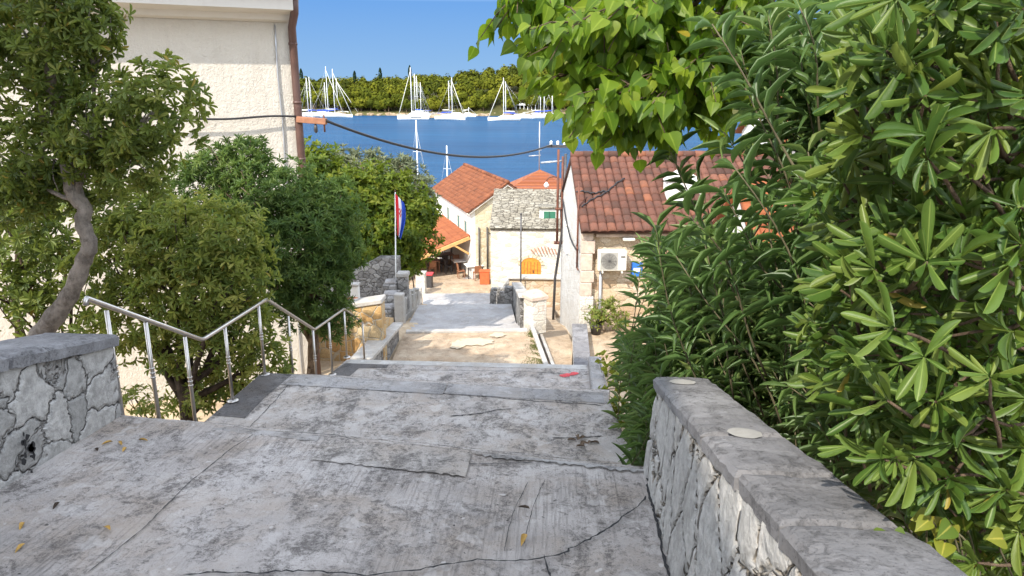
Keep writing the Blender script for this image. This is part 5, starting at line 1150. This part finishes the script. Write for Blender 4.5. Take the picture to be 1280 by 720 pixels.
# marker, piers, pavilion, quay wall
q = atZ(380, 146, 0); w = thing('channel_marker', 'red beacon post on the water at the far left', 'beacon', q); mb = MB(); mb.tube([q + [0, -6, -.5], q + [0, -6, 4.2]], .35, 8); mb.build('column', M['red_paint'], w, True); mb = MB(); mb.lathe(q + [0, -6, 4.2], [(.7, 0), (.7, .9), (.2, 1.4)], 8); mb.build('lantern', M['red_paint'], w, True)
for k, (px, lb, ln) in enumerate(((536, 'rocky stone pier between the catamaran and the right-leaning jib boat', 34), (658, 'second stone pier right of the left-leaning jib boat', 30))):
    q = atZ(px, 147.5, 0); w = thing('pier', lb, 'pier', q); mb = MB(); rnd = random.Random(k)
    mb.box(q + [2, ln / 2, .5], (6, ln, 1.2), (1, .06, 0), bev=.2); mb.build('deck', M['shore'], w)
    for i in range(46):
        s = rnd.uniform(.6, 1.5); p = q + np.array([rnd.uniform(-2.5, 6), rnd.uniform(-1, ln), rnd.uniform(.2, 1.2)]); mb = MB() if i == 0 else mb
        mb.box(p, (s, s * .8, s * .9), (math.cos(i), math.sin(i), 0), (.2 * math.sin(i), .2, 1), .2)
    mb.build('rocks', M['stone_grey'], w)
q = atZ(650, 139, 0); w = thing('pavilion', 'white flat-roofed waterside pavilion below the wooded hill', 'building', (q[0], q[1], 1))
y_ = shore_y(q[0]) + 6; a = atY(640, 131, y_); b = atY(670, 131, y_)
mb = MB(); mb.box(((a[0] + b[0]) / 2, y_ + 2, a[2] + .2), (b[0] - a[0], 6, .9), bev=.1); mb.build('roof', M['white_paint'], w)
mb = MB(); mb.box(((a[0] + b[0]) / 2, y_ + 4.5, 2.4), (b[0] - a[0] - 1, 1, 3)); mb.build('wall', M['wood_brown'], w)
for s in np.linspace(.02, .98, 7): mb = MB(); mb.box((lerp(a[0], b[0], s), y_ - .8, (a[2] + .6) / 2), (.25, .25, a[2] + .3)); mb.build('post', M['white_paint'], w)
a2 = atY(632, 128, y_ + 6); mb = MB(); mb.prism([(a2[0], y_ + 5, 3.6), (a2[0] + 14, y_ + 5, 3.6), (a2[0] + 13, y_ + 8, 5.2), (a2[0] + 1, y_ + 8, 5.2)], (0, .4, 0)); mb.build('tiled_roof', M['tile_red'], w)
a = atZ(452, 141, 0); b = atZ(500, 140, 0); w = thing('quay_wall', 'pale stone quay wall along the far shore between the boat groups', 'wall', (a[0], a[1], 0)); 
mb = MB(); bar(mb, (a[0], a[1] - 1, .6), (b[0], b[1] - 1, .6), 4, 2.4, .1); mb.build('wall_body', M['shore'], w); mb = MB(); bar(mb, (a[0], a[1] - 2, 1.9), (b[0], b[1] - 2, 1.9), 3, .3, .05); mb.build('coping', M['coping_pale'], w)

# ------------------------------------------------------------------ trees on the left
def tp(px, py, Y, r): q = atY(px, py, Y); return (q[0], q[1], q[2], r)
b1 = atY(18, 500, 6.9)
leafy('pittosporum_tree', 'gnarled tree with a pale twisting trunk leaning over the left wall, olive green leaves', 'tree', (b1[0], 6.9, 9.0),
      [tp(18, 500, 6.9, .17), tp(36, 445, 6.9, .13), tp(57, 411, 6.9, .105), tp(87, 369, 6.9, .085), tp(105, 325, 6.88, .075), tp(112, 305, 6.86, .07), tp(103, 278, 6.86, .072), tp(106, 260, 6.88, .068), tp(90, 238, 6.9, .07), tp(80, 170, 7.0, .06), tp(66, 100, 7.0, .05), tp(52, 60, 7, .035)],
      [(50, 45, 70, 60, 7.0), (112, 40, 38, 36, 6.9), (20, 95, 50, 42, 7.1), (85, 92, 34, 28, 6.9), (95, 5, 45, 40, 7), (10, 10, 60, 60, 7.2), (195, 135, 58, 55, 6.7), (130, 165, 60, 52, 6.9), (70, 185, 66, 46, 7.0), (15, 215, 58, 56, 7.2), (165, 205, 50, 42, 6.8), (110, 225, 46, 30, 7.2), (45, 235, 42, 36, 7.1)],
      1750, 9, .085, .28, T_OBO, M['leaf_pitt'], M['bark_pale'], (30, 100), .35, .35, (.1, .8))
leafy('bush', 'shaded green thicket behind the pale twisting trunk above the left wall', 'bush', (atY(20, 420, 9.5)[0], 9.5, 8.5), None,
      [(20, 300, 60, 50, 9.3), (60, 350, 60, 48, 9.6), (15, 380, 55, 40, 9.2), (90, 300, 46, 52, 10), (100, 395, 36, 32, 9.4), (30, 250, 60, 40, 10)], 520, 8, .11, .32, T_OBO, M['leaf_pitt'], M['bark_dark'], (35, 100), .3, .3, (.05, .6), crown='foliage', trunkname='stems', r0=.06)
b2 = atY(225, 520, 9.0)
leafy('pittosporum_tree', 'broad yellowish green bushy tree just behind the handrail', 'tree', (b2[0], 9.0, 8.5),
      [(b2[0], 9.0, 8.2, .12), (b2[0] + .1, 9.0, 10, .1), (b2[0] + .05, 9.05, 11.2, .07)],
      [(270, 290, 62, 46, 8.8), (210, 305, 66, 52, 9.0), (155, 330, 52, 58, 9.2), (295, 345, 44, 52, 8.7), (245, 365, 62, 58, 8.8), (180, 395, 54, 52, 9.1), (300, 410, 44, 44, 8.9), (240, 440, 50, 40, 9.1), (190, 270, 48, 34, 9.3), (330, 455, 36, 36, 9.2), (265, 485, 44, 28, 9.3), (150, 265, 46, 36, 9.4)],
      2100, 9, .098, .26, T_OBO, M['leaf_yellow'], M['bark_dark'], (30, 95), .5, .4, (.15, .85))
b3 = atY(382, 468, 12.5)
leafy('bush_tree', 'dense dark green rounded tree on a bare brown trunk beside the handrail', 'tree', (b3[0], 12.5, 8.3),
      [(b3[0] - .05, 12.5, 8.0, .12), (b3[0], 12.5, 9.0, .1), tp(392, 415, 12.6, .09), tp(385, 370, 12.6, .07)],
      [(285, 207, 50, 32, 12.8), (340, 245, 62, 46, 12.4), (395, 262, 56, 40, 12.8), (370, 300, 70, 56, 12.2), (420, 310, 36, 50, 12.6), (395, 360, 46, 50, 12.2), (340, 360, 48, 46, 12.0), (415, 395, 26, 32, 12.3), (250, 240, 40, 40, 12.9), (310, 290, 44, 50, 12.6), (310, 195, 26, 20, 12.8)],
      3800, 10, .115, .2, T_SMALL, M['leaf_dark'], M['bark_brown'], (20, 85), .35, .45, (.1, .85))
leafy('bush', 'low yellow-green weeds under the handrail beside the lower path', 'bush', (atY(170, 500, 8.5)[0], 8.5, 8.7), None,
      [(170, 500, 26, 18, 8.4), (200, 510, 22, 14, 8.2), (300, 490, 20, 24, 9.5), (240, 505, 16, 18, 8.4)], 120, 8, .07, .4, T_SMALL, M['leaf_yellow'], M['bark_dark'], (35, 100), .5, .2, (.3, .9), crown='foliage', trunkname='stems', r0=.03)
b4 = atY(450, 400, 28)
leafy('broadleaf_tree', 'sunlit bright green round tree in front of the water behind the flag', 'tree', (b4[0], 28, 6.2),
      [(b4[0], 28, 5.8, .28), (b4[0], 28, 8, .22), (b4[0] + .1, 28.1, 9.3, .15)],
      [(405, 225, 36, 36, 27.4), (440, 255, 60, 46, 27.6), (495, 268, 46, 40, 28), (470, 300, 58, 38, 27.5), (515, 290, 33, 36, 28.3), (425, 305, 48, 36, 27.2), (385, 250, 30, 40, 28), (470, 232, 46, 28, 28.2), (395, 200, 22, 22, 27.6), (500, 320, 30, 20, 27.8), (448, 330, 30, 14, 27.6), (530, 262, 18, 24, 28.6)],
      3600, 7, .20, .45, T_SMALL, M['leaf_bright'], M['bark_brown'], (30, 100), .45, .5, (.1, .85))
b4 = atY(470, 330, 31)
leafy('olive_tree', 'pale silvery olive tops rising behind the bright green tree', 'tree', (b4[0], 31, 5.5),
      [(b4[0], 31, 5, .25), (b4[0], 31, 9.5, .15)],
      [(450, 208, 34, 18, 30.5), (490, 215, 36, 18, 30.5), (520, 232, 22, 22, 30.5), (425, 200, 20, 15, 30.5), (470, 196, 9, 14, 30.5), (505, 205, 14, 10, 30.5), (536, 250, 10, 16, 30.4)],
      700, 8, .22, .22, T_SMALL, M['leaf_olive'], M['bark_brown'], (15, 80), .8, .3, (.1, .9))
q = atY(514, 338, 33)
leafy('flower_bush', 'leafy bush with white blossoms above the left balustrade', 'bush', (q[0], 33, 5.0), None, [(508, 335, 10, 14, 32), (517, 330, 12, 14, 33)], 160, 7, .16, .5, T_SMALL, M['leaf_bright'], M['bark_dark'], (30, 100), .5, .3, crown='foliage', trunkname='stems', r0=.05)
# potted plant at the house corner
q = h0 + ud * .42 - gd * .5; w = thing('potted_plant', 'leafy shrub in a dark pot against the corner of the stone house', 'plant', (q[0], q[1], 7.98))
mb = MB(); mb.lathe((q[0], q[1], 7.98), [(.13, 0), (.19, .28), (.21, .30), (.17, .30)], 14); mb.build('pot', M['dark_metal'], w, True)
fo = Foliage(); C, D, B = blob_points([(758, 392, 22, 16, q[1] - .1), (745, 398, 14, 14, q[1]), (775, 398, 14, 12, q[1] - .2), (762, 380, 14, 10, q[1])], 150, .2); rosettes(fo, T_SMALL, C, D + [0, 0, .5], 7, .10, .4, (25, 95)); fo.build('foliage', M['leaf_yellow'], w)
mb = MB()
for k in range(12): limb(mb, (q[0], q[1], 8.25), C[k * 9], .02, .008)
mb.build('stems', M['bark_dark'], w, True)
q = atY(440, 374, 20); w = thing('flower_pot', 'terracotta pot on the wall beneath the dark bush', 'pot', q - np.array([0, 0, .25])); mb = MB(); mb.lathe(q - [0, 0, .25], [(.10, 0), (.16, .22), (.18, .22), (.18, .27), (.14, .27)], 14); mb.build('pot', M['terracotta'], w, True); mb = MB(); mb.box(q - [0, 0, .9], (.5, .5, 1.3), bev=.02); mb.build('stand', M['stone_grey'], w)
# moss and grass in the terrace joints
fo = Foliage(); P = []
for k in range(2600):
    q = random.random(); off = abs(random.gauss(0, .16)) * (1.4 - q); pt = (lerp(-.08, -.52, q) - off, lerp(16.9, 20.3, q) + random.gauss(0, .12))
    if math.sin(pt[1] * 5.1) + math.sin(pt[1] * 12 + pt[0] * 9) + random.random() > .1: P.append((pt[0], pt[1], 8.25 - .15 * q - .005))
for k in range(1500): x = random.uniform(-.75, .55); P.append((x, 16.85 + abs(random.gauss(0, .22)) * (1 + .6 * math.sin(x * 9)), 8.24 if x < -.1 else 7.97))
P = np.array(P); n = len(P); fo.add(T_SMALL, P, nrm(rand_dirs(n) * .9 + [0, 0, .6]), rand_dirs(n), RNG.uniform(.02, .06, n), RNG.uniform(.008, .018, n), RNG.uniform(0, 1, n))
tag(fo.build('moss_grass', M['grass'], None), 'yellow green moss and grass growing along the terrace kerb joint', 'grass', kind='stuff')
# ivy at the foot of the oleander
fo = Foliage(); C, D, B = blob_points([(752, 446, 12, 6, 11.3), (765, 460, 14, 12, 10.8), (775, 480, 16, 14, 10.2), (752, 487, 10, 5, 10.3), (775, 520, 16, 30, 8.8), (790, 570, 18, 14, 6.7)], 160, .2)
rosettes(fo, T_HEART, C, D + [-.3, -.5, .6], 3, .07, .85, (20, 90)); w = thing('creeper', 'yellow and green creeping weeds spilling onto the right edge of the steps', 'plant', (1, 10, 9.8)); fo.build('foliage', M['leaf_ivy'], w)
mb = MB()
for k in range(20): limb(mb, C[k * 7] - [0, 0, .05], C[(k * 7 + 5) % len(C)], .006, .004)
mb.build('stems', M['twig_green'], w, True)

# ------------------------------------------------------------------ right side: oleander
def shoots(fo, mb, starts, ends, r0, r1, tpl, L, W, step, wh, tint=(.1, .9), sag=.06, first=.25, openr=(35, 75), droop=.2):
    """arching stems with whorls of leaves along them"""
    for a, b in zip(starts, ends):
        a = np.array(a, float)
        if a[1] < 5 and a[0] < 1.2: a[0] = 1.2
        a = np.asarray(a, float); b = np.asarray(b, float); pts = limb(mb, a, b, r0, r1, .05, 9, sag); P = []; Ax = []
        ln = np.linalg.norm(b - a); m = max(3, int(ln * (1 - first) / step))
        for k in range(m + 1):
            s = first + (1 - first) * k / m; f_ = s * (len(pts) - 1); i = min(int(f_), len(pts) - 2); P.append(pts[i] + (pts[i + 1] - pts[i]) * (f_ - i)); Ax.append(unit(pts[i + 1] - pts[i]))
        P = np.array(P); Ax = np.array(Ax); tb = np.clip(random.uniform(*tint) * .8 + np.linspace(0, .25, len(P)), 0, .9)
        rosettes(fo, tpl, P, Ax, wh, L * 1.0, W, openr, tb, .12, .25, droop)
def poly_in(x, y, poly):
    ins = False; n = len(poly)
    for i in range(n):
        (x1, y1), (x2, y2) = poly[i], poly[(i + 1) % n]
        if (y1 > y) != (y2 > y) and x < (x2 - x1) * (y - y1) / (y2 - y1) + x1: ins = not ins
    return ins
def sample_poly(poly, n):
    xs_ = [p[0] for p in poly]; ys_ = [p[1] for p in poly]; out = []
    while len(out) < n:
        x, y = random.uniform(min(xs_), max(xs_)), random.uniform(min(ys_), max(ys_))
        if poly_in(x, y, poly): out.append((x, y))
    return out
ole = thing('oleander_bush', 'tall dark oleander with long narrow leaves filling the bank beyond the right wall', 'bush', (2.2, 7, 10.6))
fo = Foliage(); mb = MB(); st = []; en = []
POLY1 = [(800, 300), (850, 285), (900, 280), (960, 300), (1010, 330), (1040, 420), (1000, 500), (940, 520), (880, 500), (830, 520), (800, 575), (775, 560), (765, 500), (770, 430), (800, 390), (815, 340)]
for (x, y) in sample_poly(POLY1, 420):
    Y_ = random.uniform(5.6, 8.6) if y < 460 else random.uniform(5.3, 7.4)
    e = atY(x, y, Y_)
    if e[0] < .78: e[0] = .78 + random.random() * .15
    dn = np.array([random.gauss(.35, .25), random.gauss(.15, .3), -random.uniform(.6, 1.3)]); s_ = e + dn; s_[2] = max(s_[2], ground_z(s_[0], s_[1])); st.append(s_); en.append(e)
for (x, y) in sample_poly(POLY1, 60): e = atY(x, y, 8.8); st.append([2.2 + random.gauss(0, .5), 7.5 + random.gauss(0, .6), 10.4]); en.append(e)
shoots(fo, mb, st, en, .006, .003, T_LAN, .20, .115, .085, 3, (.05, .9), .04, .3)
fo.build('foliage', M['leaf_oleander'], ole); mb.build('stems', M['twig_green'], ole, True)
# nearer, looser oleander shoots in front of the roofs
ol2 = thing('oleander_bush', 'loose oleander shoots with big dark leaves in front of the orange roofs', 'bush', (1.9, 4.6, 12))
fo = Foliage(); mb = MB(); st = []; en = []
tips = [(838, 190), (870, 215), (905, 165), (932, 110), (950, 205), (985, 150), (1010, 190), (1030, 110), (905, 240), (960, 255), (860, 270), (820, 285), (1000, 250), (1040, 200), (925, 60), (1000, 70), (1050, 60), (880, 300), (930, 310), (985, 320), (845, 320), (1040, 280), (1030, 330), (960, 20), (1040, 20), (1000, 10), (890, 30), (1060, 140), (915, 205), (975, 215), (1015, 240)]
for k, (x, y) in enumerate(tips):
    Y_ = random.uniform(3.3, 4.6); e = atY(x, y, Y_); s_ = atY(x + random.uniform(40, 150) * (1 if x < 1000 else .3), y + random.uniform(180, 300), Y_ + random.uniform(-.2, .5)); st.append(s_); en.append(e)
shoots(fo, mb, st, en, .007, .003, T_LAN, .19, .125, .085, 3, (.0, .7), .03, .4)
dark = [(960, 0), (1090, 0), (1080, 120), (1040, 160), (1000, 120), (960, 60)]
st = []; en = []
for (x, y) in sample_poly(dark, 55): Y_ = random.uniform(4.0, 5.2); e = atY(x, y, Y_); st.append(e + np.array([random.gauss(.4, .2), random.gauss(0, .2), -.9])); en.append(e)
mid = [(960, 330), (1100, 250), (1150, 420), (1130, 600), (1040, 560), (980, 520)]
for (x, y) in sample_poly(mid, 80): Y_ = random.uniform(3.2, 4.4); e = atY(x, y, Y_); st.append(e + np.array([random.gauss(.3, .2), random.gauss(0, .2), -.7])); en.append(e)
shoots(fo, mb, st, en, .006, .003, T_LAN, .17, .125, .075, 3, (.0, .6), .03, .3)
fo.build('foliage', M['leaf_oleander'], ol2); mb.build('stems', M['twig_green'], ol2, True)

# glossy pittosporum filling the right edge
pit = thing('pittosporum_bush', 'close glossy bush with thick rounded leaves filling the right edge above the wall', 'bush', (2.4, 2.3, 13))
fo = Foliage(); mb = MB(); C = []; A = []
PP = [(1100, -40), (1340, -40), (1340, 760), (1240, 735), (1170, 655), (1080, 570), (1020, 480), (1000, 400), (1035, 330), (1010, 250), (1045, 160), (1060, 60)]
for lay, (cnt, ya, yb, jx) in enumerate(((190, 1.75, 2.1, 0), (360, 2.1, 2.7, 20), (420, 2.7, 3.6, 40))):
    for (x, y) in sample_poly(PP, cnt):
        f_ = max(0, (1110 - x) / 110); Y_ = random.uniform(ya, yb) + .7 * f_
        if y > 500: Y_ += .12
        q = atY(x + jx * .3, y, Y_)
        zmin = rtop(q[1]) + .16
        if q[0] < 1.12 and q[2] < zmin: q[2] = zmin + random.random() * .2
        C.append(q); A.append(unit(np.array([-.75, -.45, .25]) + rand_dirs(1)[0] * .55))
C = np.array(C); A = np.array(A); tb = RNG.uniform(.1, .85, len(C))
tt = np.arange(len(C)) % 3
for kk, (tpl_, l_, w_, op_) in enumerate(((T_OBO_N, .112, .19, (20, 75)), (T_OBO_F, .098, .21, (30, 95)), (T_OBO_N, .088, .20, (15, 65)))):
    m_ = tt == kk; rosettes(fo, tpl_, C[m_], A[m_], (9, 8, 11)[kk], l_, w_, op_, tb[m_], .22, .4, .15 + .15 * kk)
trunkp = np.array([2.5, 2.6, 12.9])
main = [limb(mb, trunkp, C[i] * .6 + np.array([2.3, 2.7, 14.2]) * .4, .035, .014, .1) for i in RNG.integers(0, len(C), 34)]
for i in range(len(C)):
    b = C[i] - A[i] * .02; a = b - A[i] * .22 + rand_dirs(1)[0] * .06 + np.array([.04, .06, -.04]); limb(mb, a, b, .0065, .0035, .05, 4)
fo.build('foliage', M['leaf_near'], pit); mb.build('branches', M['bark_brown'], pit, True)
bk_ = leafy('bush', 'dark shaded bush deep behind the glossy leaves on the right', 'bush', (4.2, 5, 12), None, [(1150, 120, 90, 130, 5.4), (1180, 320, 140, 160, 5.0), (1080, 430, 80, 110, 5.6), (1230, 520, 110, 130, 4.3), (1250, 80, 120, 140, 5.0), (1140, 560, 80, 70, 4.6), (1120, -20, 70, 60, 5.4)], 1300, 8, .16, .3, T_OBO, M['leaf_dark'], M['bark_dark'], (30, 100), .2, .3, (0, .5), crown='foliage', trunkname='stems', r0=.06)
# yellowing vine leaves by the coping
vi = thing('creeper', 'yellowing vine leaves peeping over the right coping near the bottom', 'plant', atY(1180, 670, 1.95)); fo = Foliage(); C = np.array([atY(1150 + random.gauss(30, 26), 655 + random.gauss(14, 16), random.uniform(1.9, 2.15)) for _ in range(22)]); n = len(C)
fo.add(T_HEART, C, nrm(rand_dirs(n) * .6 + np.array([-.4, -.3, -.5])), nrm(np.array([[-.3, -.8, .6]]) + rand_dirs(n) * .7), RNG.uniform(.04, .065, n), RNG.uniform(.045, .065, n), RNG.uniform(0, .9, n)); fo.build('foliage', M['leaf_vine'], vi)
mb = MB(); [limb(mb, C[i], C[i] + np.array([.12, .1, -.2]), .003, .003) for i in range(n)]; mb.build('stems', M['twig_green'], vi, True)

# heart-leaved tree overhanging from the upper right
ht = thing('heart_leaf_tree', 'branches of bright heart-shaped leaves hanging in from the upper right', 'tree', (3.2, 6.2, 11))
fo = Foliage(); mb = MB()
br = [[(960, -60), (870, 5), (790, 32), (730, 52), (700, 58)], [(960, -40), (890, 35), (820, 75), (765, 98), (735, 116)], [(940, -20), (910, 50), (865, 92), (830, 115), (808, 128)], [(900, -70), (800, -25), (720, -20), (665, -12), (640, -6)], [(980, 0), (935, 45), (900, 80), (882, 102), (872, 118)], [(920, -50), (830, -10), (755, 18), (712, 28)], [(960, 0), (880, 40), (810, 65), (745, 84), (708, 94)], [(860, -50), (790, -35), (740, -15), (705, 5), (682, 12)], [(940, 40), (870, 72), (820, 95), (775, 112), (745, 128)], [(930, -40), (850, 25), (810, 58), (778, 76)], [(980, -20), (920, 25), (860, 38), (800, 48)], [(900, -60), (850, -15), (800, 8), (760, 10)], [(960, 60), (900, 105), (850, 135), (800, 150), (785, 158)]]
LP = []; LD = []; LT = []
hub = np.array([2.35, 5.2, 17.4])
for bi, path in enumerate(br):
    Yb = 4.4 + .35 * math.sin(bi * 2.1); P = [atY(x, y, Yb + .25 * (1 - i / (len(path) - 1)) + .2) for i, (x, y) in enumerate(path)]; P[0] = P[0] * .5 + hub * .5
    fine = []
    for a, b in zip(P[:-1], P[1:]):
        for k in range(6): fine.append(a + (b - a) * k / 6)
    fine.append(P[-1]); m = len(fine); mb.tube(fine, list(np.linspace(.016, .004, m)), 6)
    for i in range(3, m):
        for rep in range(3 if i < m * .6 else 2):
            tw = fine[i]; dr_ = unit(np.array([random.gauss(-.35, .6), random.gauss(-.1, .7), random.gauss(-.15, .5)])); ln = random.uniform(.10, .36); e = tw + dr_ * ln; e[2] -= .04
            mb.tube([tw, (tw + e) / 2 + [0, 0, .02], e], [.005, .004, .0025], 5)
            nl = int(ln / .038)
            for k in range(nl):
                s = (k + 1) / nl; q = tw + (e - tw) * s; side = rand_dirs(1)[0] * .05; LP.append(q + side * .5); d = unit(side * 10 + dr_ * .6 + np.array([0, 0, -.75])); LD.append(d); LT.append(np.clip(random.gauss(.5, .3), 0, .92) if random.random() > .02 else 1)
LP = np.array(LP); LD = np.array(LD); n = len(LP)
U = nrm(np.array([[-.25, -.75, .55]]) + rand_dirs(n) * .85)
sz = RNG.uniform(.07, .12, n); fo.add(T_HEART, LP, LD, U, sz, sz * RNG.uniform(.78, .95, n), np.array(LT))
# pale yellow inner leaves
C = np.array([atY(x, y, 5.4) for (x, y) in sample_poly([(840, 50), (960, 40), (980, 130), (900, 180), (860, 140)], 130)]); n = len(C)
fo.add(T_HEART, C, nrm(rand_dirs(n) * .6 + [0, 0, -.7]), nrm(np.array([[-.3, -.7, .5]]) + rand_dirs(n) * .5), RNG.uniform(.07, .11, n), RNG.uniform(.06, .1, n), np.where(RNG.random(n) < .35, 1, RNG.uniform(.3, .9, n)))
fo.build('crown', M['leaf_heart'], ht); mb.tube([(3.4, 6.4, 10.5), (3.2, 6.3, 13), (3.0, 6.0, 15.5), hub], [.14, .12, .09, .05], 10); mb.build('trunk', M['bark_brown'], ht, True)

# ------------------------------------------------------------------ fallen leaves
fl_spots = [(65, 572, 'broad one near the left wall foot'), (30, 655, 'tiny yellow one at the far left'), (138, 665, 'curled one at lower left of the top landing'), (127, 558, 'brown, in the little cluster by the left wall'), (122, 566, 'dark edged, in the little cluster by the left wall'), (158, 561, 'alone, right of the cluster by the left wall'), (185, 553, 'bright, nearest the handrail foot'), (148, 554, 'narrow, upper one between cluster and handrail'), (657, 670, 'curled yellow one in the middle right of the top landing'), (647, 636, 'dark small one above the curled yellow leaf'), (75, 630, 'dark dry one in the left foreground'), (32, 682, 'small one in the left corner foreground')]
for k, (px, py, ex) in enumerate(fl_spots):
    z = 12.5
    for _ in range(5): q = atZ(px, py, z); z = zl0(q[0], q[1])
    q[2] = z + .012; a = random.uniform(0, 6.28); fo = Foliage(); L_ = .075 if k not in (0, 8) else .1
    fo.add(T_LAN if k % 3 else T_OBO, q[None], np.array([[math.cos(a), math.sin(a), .12]]), np.array([[.1, .1, 1.0]]), L_, L_ * .35, np.array([.5])); o = fo.build('fallen_leaf', M['dry_leaf'] if 'dark' not in ex else M['bark_dark'], None)
    tag(o, 'fallen leaf on the concrete, ' + ex, 'leaf', 'fallen leaves on the top landing')
C = [];
for _ in range(9): z = 11.62; q = atZ(random.gauss(728, 7), random.gauss(553, 3), z); q[2] = zl1(q[0], q[1]) + .012; C.append(q)
C = np.array(C); n = len(C); fo = Foliage(); fo.add(T_OBO, C, rand_dirs(n) * [1, 1, .15], np.array([[0, 0, 1.0]] * n) + rand_dirs(n) * .2, .09, .04, RNG.random(n)); tag(fo.build('leaf_litter', M['bark_brown'], None), 'small clump of dead brown leaves on the second landing near the oleander', 'leaves', kind='stuff')
